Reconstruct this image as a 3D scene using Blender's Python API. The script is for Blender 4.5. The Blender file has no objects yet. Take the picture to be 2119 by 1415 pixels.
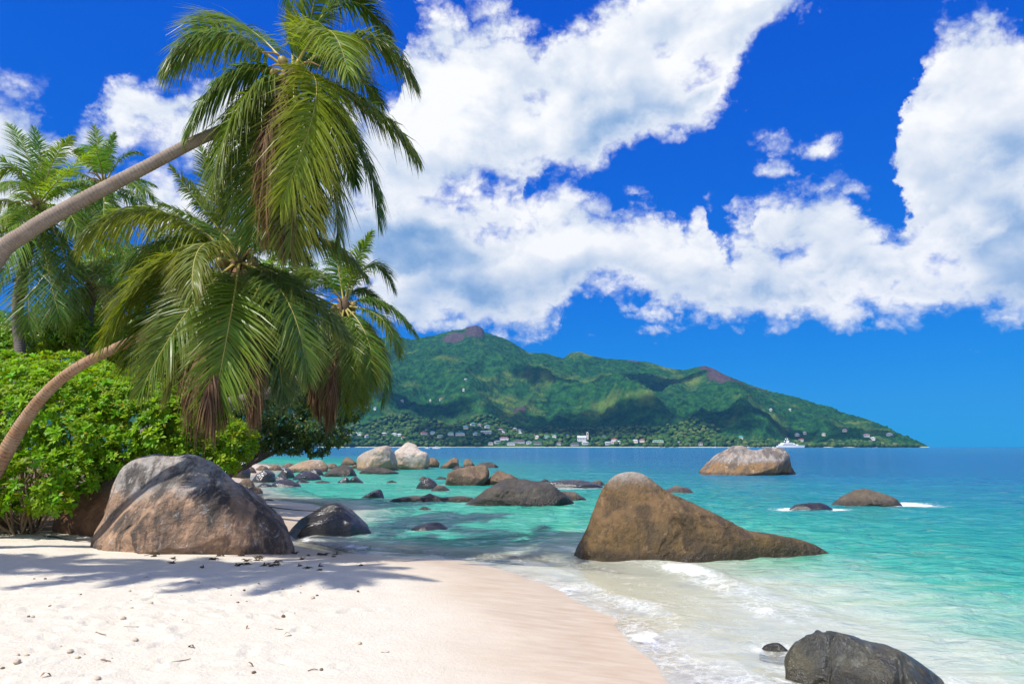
import bpy, math, random, os
import numpy as np
from mathutils import Vector, Matrix

random.seed(7)
RNG = np.random.default_rng(11)
SC = bpy.context.scene
COL = SC.collection
rad = math.radians

# ------------------------------------------------------------------ camera
W0, H0, FPX = 2119.0, 1415.0, 1413.0
CAMZ = 2.2
PITCH = math.atan((924 - 707.5) / FPX)
cam_d = bpy.data.cameras.new('camera')
cam_d.sensor_width = 36.0
cam_d.lens = 36.0 * FPX / W0
cam_d.clip_start = 0.05
cam_d.clip_end = 40000
cam = bpy.data.objects.new('camera', cam_d)
COL.objects.link(cam)
cam.location = (0, 0, CAMZ)
cam.rotation_euler = (math.pi / 2 + PITCH, 0, 0)
SC.camera = cam

SUN_DIR = np.array([4.1, 3.9, -8.3]); SUN_DIR /= np.linalg.norm(SUN_DIR)   # travel direction of the light
SUN_EL = math.asin(-SUN_DIR[2])
SUN_AZ = math.atan2(-SUN_DIR[0], -SUN_DIR[1])

SC.view_settings.view_transform = 'Standard'
SC.view_settings.look = 'None'
SC.view_settings.exposure = 0.25
SC.view_settings.gamma = 1.0
SC.render.engine = 'CYCLES'
cy = SC.cycles
cy.use_denoising = True
cy.max_bounces = 6
cy.diffuse_bounces = 3
cy.glossy_bounces = 3
cy.transmission_bounces = 4
cy.volume_bounces = 0
cy.transparent_max_bounces = 10
cy.sample_clamp_indirect = 6.0
cy.sample_clamp_direct = 30.0


def ray(px, py):
    a = (px - W0 / 2) / FPX
    b = (H0 / 2 - py) / FPX
    cp, sp = math.cos(PITCH), math.sin(PITCH)
    return np.array([a, cp - b * sp, sp + b * cp])


def P(px, py, d):
    """world point seen at that photo position, d metres out from the camera"""
    r = ray(px, py)
    return np.array([0, 0, CAMZ]) + r * (d / r[1])


def G(px, py, z=0.0):
    """where that sight line meets the level z"""
    r = ray(px, py)
    k = (z - CAMZ) / r[2]
    return np.array([0, 0, CAMZ]) + r * k


def azel(px, py):
    r = ray(px, py)
    return math.atan2(r[0], r[1]), math.atan2(r[2], math.hypot(r[0], r[1]))


# ------------------------------------------------------------------ node helper
class NT:
    def __init__(self, tree):
        self.t = tree
        self.t.nodes.clear()

    def n(self, typ, ins=None, **props):
        nd = self.t.nodes.new(typ)
        for k, v in props.items():
            setattr(nd, k, v)
        for k, v in (ins or {}).items():
            s = nd.inputs[k]
            if isinstance(v, bpy.types.NodeSocket):
                self.t.links.new(v, s)
            else:
                if isinstance(v, (tuple, list)) and s.type == 'RGBA' and len(v) == 3:
                    v = (*v, 1)
                s.default_value = v
        return nd

    def m(self, op, a, b=None, c=None, clamp=False):
        nd = self.t.nodes.new('ShaderNodeMath')
        nd.operation = op
        nd.use_clamp = clamp
        for i, v in enumerate((a, b, c)):
            if v is None:
                continue
            if isinstance(v, bpy.types.NodeSocket):
                self.t.links.new(v, nd.inputs[i])
            else:
                nd.inputs[i].default_value = v
        return nd.outputs[0]

    def v(self, op, a, b=None, scale=None):
        nd = self.t.nodes.new('ShaderNodeVectorMath')
        nd.operation = op
        for i, x in enumerate((a, b)):
            if x is None:
                continue
            if isinstance(x, bpy.types.NodeSocket):
                self.t.links.new(x, nd.inputs[i])
            else:
                nd.inputs[i].default_value = x
        if scale is not None:
            if isinstance(scale, bpy.types.NodeSocket):
                self.t.links.new(scale, nd.inputs['Scale'])
            else:
                nd.inputs['Scale'].default_value = scale
        return nd.outputs['Vector'] if op not in ('LENGTH', 'DOT_PRODUCT', 'DISTANCE') else nd.outputs['Value']

    def mix(self, f, a, b, blend='MIX'):
        nd = self.t.nodes.new('ShaderNodeMix')
        nd.data_type = 'RGBA'
        nd.blend_type = blend
        nd.clamp_factor = True
        for i, v in ((0, f), (6, a), (7, b)):
            s = nd.inputs[i]
            if isinstance(v, bpy.types.NodeSocket):
                self.t.links.new(v, s)
            else:
                s.default_value = (*v, 1) if isinstance(v, (tuple, list)) and len(v) == 3 else v
        return nd.outputs[2]

    def rng(self, x, a, b, c=0.0, d=1.0, smooth=False):
        nd = self.t.nodes.new('ShaderNodeMapRange')
        nd.interpolation_type = 'SMOOTHSTEP' if smooth else 'LINEAR'
        nd.clamp = True
        self.t.links.new(x, nd.inputs[0])
        for i, v in enumerate((a, b, c, d)):
            nd.inputs[i + 1].default_value = v
        return nd.outputs[0]

    def noise(self, vec, scale, detail=4, rough=0.5, dist=0.0):
        return self.n('ShaderNodeTexNoise', {'Vector': vec, 'Scale': scale, 'Detail': detail,
                                             'Roughness': rough, 'Distortion': dist}).outputs['Fac']

    def ramp(self, f, stops, interp='LINEAR'):
        nd = self.t.nodes.new('ShaderNodeValToRGB')
        nd.color_ramp.interpolation = interp
        el = nd.color_ramp.elements
        while len(el) > 1:
            el.remove(el[-1])
        el[0].position = stops[0][0]
        el[0].color = (*stops[0][1], 1)
        for p, c in stops[1:]:
            e = el.new(p)
            e.color = (*c, 1)
        self.t.links.new(f, nd.inputs[0])
        return nd.outputs[0]

    def link(self, a, b):
        self.t.links.new(a, b)


# ------------------------------------------------------------------ world: sky with cumulus
world = bpy.data.worlds.new('World')
SC.world = world
world.use_nodes = True
w = NT(world.node_tree)
SKY_STRENGTH = 0.1
sky = w.n('ShaderNodeTexSky', sky_type='NISHITA', sun_disc=False, sun_elevation=SUN_EL,
          sun_rotation=SUN_AZ % (2 * math.pi), altitude=0, air_density=1.0, dust_density=0.0, ozone_density=4.0)
tc = w.n('ShaderNodeTexCoord')
D = w.v('NORMALIZE', tc.outputs['Generated'])
sep = w.n('ShaderNodeSeparateXYZ', {0: D})
dx, dy, dz = sep.outputs
az = w.m('ARCTAN2', dx, dy)
el = w.m('ARCSINE', dz)
AZ0, EL0, ELS = -0.9, -0.1, 1.0
wob = w.n('ShaderNodeTexNoise', {'Vector': D, 'Scale': 6.0, 'Detail': 6.0, 'Roughness': 0.68})
wsep = w.n('ShaderNodeSeparateColor', {0: wob.outputs['Color']})
azw = w.m('ADD', az, w.m('MULTIPLY', w.m('SUBTRACT', wsep.outputs[0], 0.5), 0.18))
elw = w.m('ADD', el, w.m('MULTIPLY', w.m('SUBTRACT', wsep.outputs[1], 0.5), 0.09))
un = w.m('MULTIPLY_ADD', azw, 1 / 1.8, 0.5)


def fcurve(pts):
    nd = w.t.nodes.new('ShaderNodeFloatCurve')
    c = nd.mapping.curves[0]
    xs = []
    for px, py in pts:
        a, e = azel(px, py)
        xs.append(((a + 0.9) / 1.8, (e - EL0) / ELS))
    xs.sort()
    while len(c.points) > 2:
        c.points.remove(c.points[1])
    c.points[0].location = (max(0, xs[0][0]), xs[0][1])
    c.points[1].location = (min(1, xs[-1][0]), xs[-1][1])
    for x, y in xs[1:-1]:
        c.points.new(x, y)
    for p in c.points:
        p.handle_type = 'VECTOR'
    nd.mapping.use_clip = False
    nd.mapping.update()
    w.link(un, nd.inputs['Value'])
    return w.m('MULTIPLY_ADD', nd.outputs[0], ELS, EL0)


U1 = fcurve([(-400, 300), (-60, 195), (0, 205), (60, 205), (115, 235), (165, 205), (250, 120), (320, 135), (400, 125), (520, 140), (640, 170),
             (740, 230), (800, 260), (835, 220), (858, 100), (905, 82), (960, 98), (1010, 112), (1060, 92), (1130, 140), (1165, 95), (1210, 45), (1290, 5),
             (1400, -70), (1690, -100), (1725, -10), (1740, 60), (1800, 150), (2300, 150)])
L1 = fcurve([(-400, 520), (0, 480), (150, 490), (300, 530), (420, 550), (600, 590), (760, 570), (850, 640), (900, 690), (1000, 690), (1050, 600),
             (1085, 385), (1150, 345), (1200, 335), (1300, 292), (1400, 262), (1490, 200), (1540, 140), (1620, 80), (1700, 30), (1735, -60), (1800, -100), (2300, -100)])
U2 = fcurve([(-400, 900), (620, 900), (760, 600), (880, 420), (980, 405), (1090, 390), (1180, 405), (1260, 420), (1330, 432), (1375, 475), (1395, 505), (1432, 470), (1462, 465),
             (1500, 555), (1540, 520), (1590, 455), (1650, 410), (1720, 385), (1775, 425), (1835, 450), (1860, 320), (1875, 230), (1885, 140), (1925, 80), (1970, 25),
             (2050, 5), (2119, 50), (2250, 90), (2500, 60)])
L2 = fcurve([(-400, 700), (620, 650), (760, 610), (860, 690), (950, 700), (1080, 712), (1130, 690), (1180, 640), (1262, 618), (1290, 605), (1330, 630), (1400, 680), (1450, 695),
             (1530, 670), (1620, 662), (1700, 640), (1760, 620), (1830, 625), (1950, 630), (2020, 645), (2119, 665), (2300, 640), (2500, 600)])
s1 = w.m('MINIMUM', w.m('SUBTRACT', U1, elw), w.m('SUBTRACT', elw, L1))
s2 = w.m('MINIMUM', w.m('SUBTRACT', U2, elw), w.m('SUBTRACT', elw, L2))
band = w.m('SMOOTH_MAX', s1, s2, 0.02)
for (bx, by, rx, ry) in ((1180, 694, 44, 15), (1370, 694, 46, 17), (1662, 308, 40, 20), (1455, 335, 28, 18), (1480, 408, 20, 20), (1628, 352, 22, 16), (2060, 690, 60, 14),
                         (1215, 62, 60, 22), (825, 205, 26, 34)):
    a0, e0 = azel(bx, by)
    ua = w.m('MULTIPLY', w.m('SUBTRACT', azw, a0), FPX / rx)
    ue = w.m('MULTIPLY', w.m('SUBTRACT', elw, e0), FPX / ry)
    r2 = w.m('ADD', w.m('MULTIPLY', ua, ua), w.m('MULTIPLY', ue, ue))
    band = w.m('MAXIMUM', band, w.m('MULTIPLY_ADD', w.m('SQRT', r2), -0.020, -0.002))
B = w.m('MULTIPLY', band, 8.0)
brk = w.noise(w.v('MULTIPLY', D, (1.0, 1.0, 1.4)), 8.0, 2, 0.5)
B = w.m('MINIMUM', w.m('MAXIMUM', B, -0.85), w.rng(brk, 0.36, 0.58, 0.12, 0.42))
# the same kind of broken cumulus all round
Dg = w.v('MULTIPLY', D, (1.0, 1.0, 1.6))
gen = w.noise(Dg, 2.6, 3, 0.5)
Bg = w.m('MULTIPLY', w.m('SUBTRACT', gen, 0.5), 3.0)
inside = w.m('MULTIPLY', w.rng(w.m('ABSOLUTE', az), 0.68, 0.85, 1.0, 0.0, True), w.rng(el, 0.60, 0.75, 1.0, 0.0, True))
horizon_clear = w.rng(el, 0.05, 0.16, -0.9, 0.0)
Bg = w.m('ADD', Bg, horizon_clear)
Ball = w.m('ADD', w.m('MULTIPLY', B, inside), w.m('MULTIPLY', Bg, w.m('SUBTRACT', 1.0, inside)))

cg = bpy.data.node_groups.new('cloud_noise', 'ShaderNodeTree')
cg.interface.new_socket('Vector', in_out='INPUT', socket_type='NodeSocketVector')
cg.interface.new_socket('Value', in_out='OUTPUT', socket_type='NodeSocketFloat')
g = NT(cg)
gi = g.n('NodeGroupInput')
go = g.n('NodeGroupOutput')
gv = g.v('MULTIPLY', gi.outputs[0], (1.0, 1.0, 1.35))
warp = g.n('ShaderNodeTexNoise', {'Vector': gv, 'Scale': 9.0, 'Detail': 3.0})
gw = g.v('ADD', gv, g.v('SCALE', g.v('SUBTRACT', warp.outputs['Color'], (0.5, 0.5, 0.5)), scale=0.05))
f1 = g.noise(gw, 5.5, 7, 0.55)
val = g.m('MULTIPLY', g.m('SUBTRACT', f1, 0.5), 1.55)
g.link(val, go.inputs[0])


def cnoise(vec):
    nd = w.t.nodes.new('ShaderNodeGroup')
    nd.node_tree = cg
    w.link(vec, nd.inputs[0])
    return nd.outputs[0]


puff = w.n('ShaderNodeTexVoronoi', {'Vector': w.v('ADD', w.v('MULTIPLY', D, (1.0, 1.0, 1.35)), w.v('SCALE', w.v('SUBTRACT', wob.outputs['Color'], (0.5, 0.5, 0.5)), scale=0.10)),
                                    'Scale': 19.0, 'Detail': 2.0, 'Roughness': 0.6, 'Lacunarity': 2.3}, feature='F1', normalize=True).outputs['Distance']
nA = cnoise(D)
n0 = w.m('ADD', nA, w.m('MULTIPLY', w.m('SUBTRACT', 0.34, puff), 0.75))
Lsky = Vector((-0.5, -0.05, 0.85)).normalized()
n1 = cnoise(w.v('ADD', D, tuple(Lsky * 0.030)))
dens = w.m('ADD', Ball, n0)
alpha = w.rng(dens, -0.10, 0.20, 0.0, 1.0, True)
emb = w.m('SUBTRACT', nA, n1)
big = w.noise(w.v('MULTIPLY', D, (1.0, 1.0, 1.5)), 5.0, 3, 0.5)
# greyer towards the flat base of each bank, whiter on its sunny crown
hf1 = w.m('DIVIDE', w.m('SUBTRACT', elw, L1), w.m('MAXIMUM', w.m('SUBTRACT', U1, L1), 0.05))
hf2 = w.m('DIVIDE', w.m('SUBTRACT', elw, L2), w.m('MAXIMUM', w.m('SUBTRACT', U2, L2), 0.05))
pick = w.rng(w.m('SUBTRACT', s1, s2), -0.02, 0.02)
hf = w.m('ADD', w.m('MULTIPLY', hf1, pick), w.m('MULTIPLY', hf2, w.m('SUBTRACT', 1.0, pick)))
hf = w.m('ADD', w.m('MULTIPLY', hf, inside), w.m('MULTIPLY', w.m('SUBTRACT', 1.0, inside), 0.5))
basegrey = w.rng(w.m('ADD', hf, w.m('MULTIPLY', w.m('SUBTRACT', big, 0.5), 1.6)), 0.10, 0.80, 1.0, 0.0, True)
thick = w.rng(dens, 0.10, 0.55, 0.0, 1.0, True)
lit = w.m('ADD', w.m('ADD', 0.86, w.m('MULTIPLY', emb, 1.35)), w.m('MULTIPLY', w.m('SUBTRACT', 0.34, puff), 0.55))
lit = w.m('SUBTRACT', lit, w.m('MULTIPLY', w.m('MULTIPLY', thick, basegrey), 0.78))
lit = w.m('MINIMUM', w.m('MAXIMUM', lit, 0.0), 1.0)
ccol = w.ramp(lit, [(0.0, (0.16, 0.31, 0.56)), (0.35, (0.36, 0.48, 0.67)), (0.68, (0.62, 0.68, 0.77)), (1.0, (0.88, 0.88, 0.88))])
ccol = w.mix(1.0, ccol, (10.0, 10.0, 10.0), 'MULTIPLY')
# the sky's own blue, deepened as a polarising filter does
ssep = w.n('ShaderNodeSeparateColor', {0: sky.outputs[0]})
sb = w.m('POWER', w.m('MULTIPLY', ssep.outputs[2], 0.1), 0.28)
skyc = w.n('ShaderNodeCombineColor', {0: w.m('MULTIPLY', ssep.outputs[0], 0.002), 1: w.m('MULTIPLY', w.m('POWER', w.m('MULTIPLY', ssep.outputs[1], 0.1), 0.85), 3.7), 2: w.m('MULTIPLY', sb, 7.6)}).outputs[0]
full = w.mix(alpha, skyc, ccol)
bg = w.n('ShaderNodeBackground', {'Color': full, 'Strength': SKY_STRENGTH})
wo = w.n('ShaderNodeOutputWorld')
w.link(bg.outputs[0], wo.inputs['Surface'])
world.cycles.sampling_method = 'MANUAL'
world.cycles.sample_map_resolution = 1024

# ------------------------------------------------------------------ sun
sd_ = bpy.data.lights.new('sun', 'SUN')
sd_.energy = 4.9
sd_.angle = rad(0.53)
sd_.color = (1.0, 0.95, 0.87)
sun = bpy.data.objects.new('sun', sd_)
COL.objects.link(sun)
sun.rotation_euler = Vector(SUN_DIR).to_track_quat('-Z', 'Y').to_euler()
sun.location = (-20, -30, 60)


# ------------------------------------------------------------------ numeric noise
def _h(ix, iy, iz):
    n = (ix.astype(np.uint64) * np.uint64(374761393) + iy.astype(np.uint64) * np.uint64(668265263) + iz.astype(np.uint64) * np.uint64(2147483647 - 58)) & np.uint64(0xffffffff)
    n = (n ^ (n >> np.uint64(13))) * np.uint64(1274126177) & np.uint64(0xffffffff)
    n = (n ^ (n >> np.uint64(16))) * np.uint64(2246822519) & np.uint64(0xffffffff)
    return (n ^ (n >> np.uint64(15))) & np.uint64(0xffff)


_G = np.random.default_rng(3).normal(size=(256, 3))
_G /= np.linalg.norm(_G, axis=1)[:, None]


def pn(p):
    p = np.asarray(p, float)
    i = np.floor(p).astype(np.int64)
    f = p - i
    u = f * f * f * (f * (f * 6 - 15) + 10)
    out = 0
    for cx in (0, 1):
        for cy_ in (0, 1):
            for cz in (0, 1):
                h = _h(i[:, 0] + cx + 100000, i[:, 1] + cy_ + 100000, i[:, 2] + cz + 100000) % np.uint64(256)
                gr = _G[h.astype(np.int64)]
                d = gr[:, 0] * (f[:, 0] - cx) + gr[:, 1] * (f[:, 1] - cy_) + gr[:, 2] * (f[:, 2] - cz)
                wt = (u[:, 0] if cx else 1 - u[:, 0]) * (u[:, 1] if cy_ else 1 - u[:, 1]) * (u[:, 2] if cz else 1 - u[:, 2])
                out = out + d * wt
    return out * 1.5


def fbm(p, octv=4, gain=0.5):
    p = np.asarray(p, float)
    a, s, o = 1.0, 0.0, 0.0
    for k in range(octv):
        o = o + a * pn(p * (2.03 ** k) + k * 17.3)
        s += a
        a *= gain
    return o / s


def sstep(x, a, b):
    t = np.clip((x - a) / (b - a), 0, 1)
    return t * t * (3 - 2 * t)


# ------------------------------------------------------------------ object helpers
def mk(name, V, F, mat, parent=None, smooth=True, mat_idx=None):
    V = np.asarray(V, np.float32)
    me = bpy.data.meshes.new(name)
    me.vertices.add(len(V))
    me.vertices.foreach_set('co', V.ravel())
    if isinstance(F, np.ndarray):
        F = [F]
    elif len(F) and not isinstance(F[0], np.ndarray):
        byk = {}
        for f in F:
            byk.setdefault(len(f), []).append(f)
        F = [np.array(v) for v in byk.values()]
    F = [f for f in F if len(f)]
    li = np.concatenate([f.ravel() for f in F]).astype(np.int32)
    tot = np.concatenate([np.full(len(f), f.shape[1]) for f in F]).astype(np.int32)
    st = np.concatenate([[0], np.cumsum(tot)[:-1]]).astype(np.int32)
    me.loops.add(len(li))
    me.loops.foreach_set('vertex_index', li)
    me.polygons.add(len(tot))
    me.polygons.foreach_set('loop_start', st)
    me.polygons.foreach_set('loop_total', tot)
    me.polygons.foreach_set('use_smooth', np.full(len(tot), smooth))
    for m_ in (mat if isinstance(mat, (list, tuple)) else [mat]):
        me.materials.append(m_)
    if mat_idx is not None:
        me.polygons.foreach_set('material_index', np.asarray(mat_idx, np.int32))
    me.update(calc_edges=True)
    me.validate()
    o = bpy.data.objects.new(name, me)
    COL.objects.link(o)
    if parent is not None:
        o.parent = parent
        o.matrix_parent_inverse = Matrix.Translation(-parent.location) if parent.type == 'EMPTY' else Matrix.Identity(4)
    return o


def attr(o, name, vals, typ='FLOAT'):
    a = o.data.attributes.new(name, typ, 'POINT')
    vals = np.asarray(vals, np.float32)
    if typ == 'FLOAT_COLOR':
        c = np.ones((len(vals), 4), np.float32)
        c[:, :3] = vals
        a.data.foreach_set('color', c.ravel())
    else:
        a.data.foreach_set('value', vals)


def tag(o, label=None, cat=None, group=None, kind=None):
    if label:
        o['label'] = label
    if cat:
        o['category'] = cat
    if group:
        o['group'] = group
    if kind:
        o['kind'] = kind
    return o


def empty(name, loc, label, cat, group=None):
    o = bpy.data.objects.new(name, None)
    COL.objects.link(o)
    o.location = tuple(map(float, loc))
    o.empty_display_size = 0.2
    return tag(o, label, cat, group)


def material(name):
    m_ = bpy.data.materials.new(name)
    m_.use_nodes = True
    t = NT(m_.node_tree)
    out = t.n('ShaderNodeOutputMaterial')
    return m_, t, out


def grid_faces(nu, nv, wrap_u=False):
    """quads of a (nu x nv) vertex grid, index = u*nv+v"""
    u = np.arange(nu if wrap_u else nu - 1)
    v = np.arange(nv - 1)
    U, Vv = np.meshgrid(u, v, indexing='ij')
    U2 = (U + 1) % nu
    return np.stack([U * nv + Vv, U2 * nv + Vv, U2 * nv + Vv + 1, U * nv + Vv + 1], -1).reshape(-1, 4)


def smooth_path(pts, n):
    """Catmull-Rom through the points"""
    pts = np.asarray(pts, float)
    e = np.vstack([2 * pts[0] - pts[1], pts, 2 * pts[-1] - pts[-2]])
    seg = len(pts) - 1
    out = []
    for t in np.linspace(0, seg - 1e-6, n):
        i = int(t)
        f = t - i
        p0, p1, p2, p3 = e[i], e[i + 1], e[i + 2], e[i + 3]
        out.append(0.5 * ((2 * p1) + (-p0 + p2) * f + (2 * p0 - 5 * p1 + 4 * p2 - p3) * f * f + (-p0 + 3 * p1 - 3 * p2 + p3) * f ** 3))
    return np.array(out)


def tube(path, radii, nseg=8, cap=True):
    path = np.asarray(path, float)
    n = len(path)
    T = np.gradient(path, axis=0)
    T /= np.linalg.norm(T, axis=1)[:, None] + 1e-9
    ref = np.array([0, 0, 1.0]) if abs(T[0][2]) < 0.9 else np.array([1.0, 0, 0])
    A = np.cross(T[0], ref)
    A /= np.linalg.norm(A)
    V = []
    for i in range(n):
        A = A - T[i] * A.dot(T[i])
        A /= np.linalg.norm(A)
        Bv = np.cross(T[i], A)
        th = np.arange(nseg) * 2 * math.pi / nseg
        V.append(path[i] + radii[i] * (np.cos(th)[:, None] * A + np.sin(th)[:, None] * Bv))
    V = np.array(V).reshape(-1, 3)
    i = np.arange(n - 1)
    j = np.arange(nseg)
    I, J = np.meshgrid(i, j, indexing='ij')
    J2 = (J + 1) % nseg
    F = np.stack([I * nseg + J, I * nseg + J2, (I + 1) * nseg + J2, (I + 1) * nseg + J], -1).reshape(-1, 4)
    if cap:
        V = np.vstack([V, path[0], path[-1]])
        a, b = len(V) - 2, len(V) - 1
        C = np.array([[a, (k + 1) % nseg, k] for k in range(nseg)] + [[b, (n - 1) * nseg + k, (n - 1) * nseg + (k + 1) % nseg] for k in range(nseg)])
        return V, [F, C]
    return V, [F]


def join(parts):
    """several (V, [F..]) into one"""
    Vs, Fs, off = [], [], 0
    for V, F in parts:
        Vs.append(V)
        for f in F:
            Fs.append(np.asarray(f) + off)
        off += len(V)
    byk = {}
    for f in Fs:
        byk.setdefault(f.shape[1], []).append(f)
    return np.vstack(Vs), [np.vstack(v) for v in byk.values()]


def rand_rot(n, rng):
    q = rng.normal(size=(n, 4))
    q /= np.linalg.norm(q, axis=1)[:, None]
    a, b, c, d = q.T
    return np.stack([np.stack([1 - 2 * (c * c + d * d), 2 * (b * c - a * d), 2 * (b * d + a * c)], -1),
                     np.stack([2 * (b * c + a * d), 1 - 2 * (b * b + d * d), 2 * (c * d - a * b)], -1),
                     np.stack([2 * (b * d - a * c), 2 * (c * d + a * b), 1 - 2 * (b * b + c * c)], -1)], 1)


def frames(axis, rng, spin=True):
    """rotation matrices whose z column is axis"""
    z = axis / (np.linalg.norm(axis, axis=1)[:, None] + 1e-9)
    r = rng.normal(size=z.shape)
    x = np.cross(r, z)
    x /= np.linalg.norm(x, axis=1)[:, None] + 1e-9
    y = np.cross(z, x)
    return np.stack([x, y, z], -1)


def scatter(tv, tf, pos, R, s):
    n, k = len(pos), len(tv)
    V = pos[:, None, :] + s[:, None, None] * np.einsum('nij,kj->nki', R, tv)
    F = (tf[None] + (np.arange(n) * k)[:, None, None]).reshape(-1, tf.shape[1])
    return V.reshape(-1, 3), F


def icosphere(sub=1):
    t = (1 + 5 ** 0.5) / 2
    v = [(-1, t, 0), (1, t, 0), (-1, -t, 0), (1, -t, 0), (0, -1, t), (0, 1, t), (0, -1, -t), (0, 1, -t), (t, 0, -1), (t, 0, 1), (-t, 0, -1), (-t, 0, 1)]
    f = [(0, 11, 5), (0, 5, 1), (0, 1, 7), (0, 7, 10), (0, 10, 11), (1, 5, 9), (5, 11, 4), (11, 10, 2), (10, 7, 6), (7, 1, 8), (3, 9, 4), (3, 4, 2), (3, 2, 6), (3, 6, 8), (3, 8, 9), (4, 9, 5), (2, 4, 11), (6, 2, 10), (8, 6, 7), (9, 8, 1)]
    v = [np.array(a, float) / np.linalg.norm(a) for a in v]
    for _ in range(sub):
        cache, nf = {}, []

        def mid(a, b):
            k = (min(a, b), max(a, b))
            if k not in cache:
                m = v[a] + v[b]
                v.append(m / np.linalg.norm(m))
                cache[k] = len(v) - 1
            return cache[k]
        for a, b, c in f:
            ab, bc, ca = mid(a, b), mid(b, c), mid(c, a)
            nf += [(a, ab, ca), (b, bc, ab), (c, ca, bc), (ab, bc, ca)]
        f = nf
    return np.array(v), np.array(f)


I1v, I1f = icosphere(1)
I2v, I2f = icosphere(2)
I3v, I3f = icosphere(3)

# ------------------------------------------------------------------ shore line and ground height
SHORE_PX = [(1900, 1800), (1600, 1560), (1425, 1415), (1345, 1350), (1285, 1295), (1205, 1240), (1130, 1203), (1050, 1176), (960, 1160), (850, 1153), (700, 1143), (610, 1132),
            (600, 1112), (625, 1085), (690, 1058), (645, 1042), (575, 1036), (522, 1030), (498, 1012), (505, 988), (570, 970)]
SHORE = np.array([[3.2, -60.0], [3.0, -20], [2.7, -4]] + [G(a, b)[:2].tolist() for a, b in SHORE_PX] + [[-30, 85], [-60, 130], [-140, 190], [-400, 300], [-900, 700]])


def shore_dist(x, y):
    """distance to the water's edge in metres, positive on land"""
    p = np.stack([x, y], -1)
    best = np.full(len(p), 1e9)
    inside = np.zeros(len(p), bool)
    poly = np.vstack([SHORE, [[-3000, 700], [-3000, -60]]])
    for k in range(len(SHORE) - 1):
        a, b = SHORE[k], SHORE[k + 1]
        ab = b - a
        t = np.clip(((p - a) @ ab) / (ab @ ab), 0, 1)
        best = np.minimum(best, np.linalg.norm(p - (a + t[:, None] * ab), axis=1))
    n = len(poly)
    for k in range(n):
        a, b = poly[k], poly[(k + 1) % n]
        cond = (a[1] > y) != (b[1] > y)
        xi = (b[0] - a[0]) * (y - a[1]) / (b[1] - a[1] + 1e-12) + a[0]
        inside ^= cond & (x < xi)
    return np.where(inside, best, -best)


def ground_base(x, y, sd=None):
    x = np.atleast_1d(np.asarray(x, float)); y = np.atleast_1d(np.asarray(y, float))
    if sd is None:
        sd = shore_dist(x, y)
    land = 0.62 * (1 - np.exp(-np.maximum(sd, 0) / 5.0)) + 0.012 * np.maximum(sd - 12, 0)
    land = np.minimum(land, 3.0)
    s = np.maximum(-sd, 0)
    sea = -(0.052 * s * np.exp(-s / 60) + 5.4 * (1 - np.exp(-(s / 46) ** 1.4)))
    k = 1 + 2.6 * (1 - sstep(x, -1.5, 2.0)) * sstep(y, 13.2, 15.0)
    sea = np.where(s < 40, -np.minimum(-sea * k, np.maximum(-sea, 0.9)), sea)
    return np.where(sd > 0, land, sea)


def gz(x, y):
    return float(ground_base([x], [y])[0])


# ------------------------------------------------------------------ materials: ground and water
def mat_sand():
    m_, t, out = material('sand')
    geo = t.n('ShaderNodeNewGeometry')
    pos = geo.outputs['Position']
    sd = t.n('ShaderNodeAttribute', attribute_name='shore').outputs['Fac']
    nbig = t.noise(pos, 0.8, 4, 0.55)
    stre = t.noise(t.v('MULTIPLY', pos, (1.2, 5.0, 1.0)), 1.6, 5, 0.6)
    sdn = t.m('ADD', sd, t.m('ADD', t.m('MULTIPLY', t.m('SUBTRACT', nbig, 0.5), 1.6), t.m('MULTIPLY', t.m('SUBTRACT', stre, 0.5), 0.9)))
    wet = t.rng(sdn, 0.9, 3.0, 1.0, 0.0, True)
    grain = t.noise(pos, 260, 2, 0.6)
    mott = t.noise(pos, 5.0, 6, 0.65)
    b0 = t.noise(pos, 14.0, 4, 0.7)
    dry = t.mix(t.rng(mott, 0.35, 0.7), (0.67, 0.62, 0.52), (0.62, 0.56, 0.46))
    dry = t.mix(t.m('MULTIPLY', t.rng(grain, 0.55, 0.8), 0.22), dry, (0.34, 0.27, 0.20))
    wetc = t.mix(t.rng(stre, 0.35, 0.68), (0.60, 0.48, 0.35), (0.48, 0.345, 0.225))
    under = t.rng(sd, -0.9, 0.1, 1.0, 0.0, True)
    wetc = t.mix(under, wetc, (0.68, 0.60, 0.45))
    colr = t.mix(t.m('MULTIPLY', wet, 0.9), dry, wetc)
    rough = t.m('MULTIPLY_ADD', wet, -0.5, 0.92)
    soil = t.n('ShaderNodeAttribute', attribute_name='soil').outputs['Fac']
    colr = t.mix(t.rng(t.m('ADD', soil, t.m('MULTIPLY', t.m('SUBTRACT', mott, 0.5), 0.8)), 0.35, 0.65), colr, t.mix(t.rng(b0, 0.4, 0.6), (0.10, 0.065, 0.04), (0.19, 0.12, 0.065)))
    b1 = t.noise(pos, 24, 5, 0.6)
    b2 = t.noise(pos, 150, 3, 0.6)
    hgt = t.m('ADD', t.m('MULTIPLY', b1, 0.02), t.m('MULTIPLY', b2, 0.005))
    hgt = t.m('MULTIPLY', hgt, t.m('MULTIPLY_ADD', wet, -0.85, 1.0))
    bump = t.n('ShaderNodeBump', {'Height': hgt, 'Strength': 0.8, 'Distance': 1.0})
    b = t.n('ShaderNodeBsdfPrincipled', {'Base Color': colr, 'Roughness': rough, 'Normal': bump.outputs[0], 'Specular IOR Level': 0.4})
    t.link(b.outputs[0], out.inputs[0])
    return m_


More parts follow.
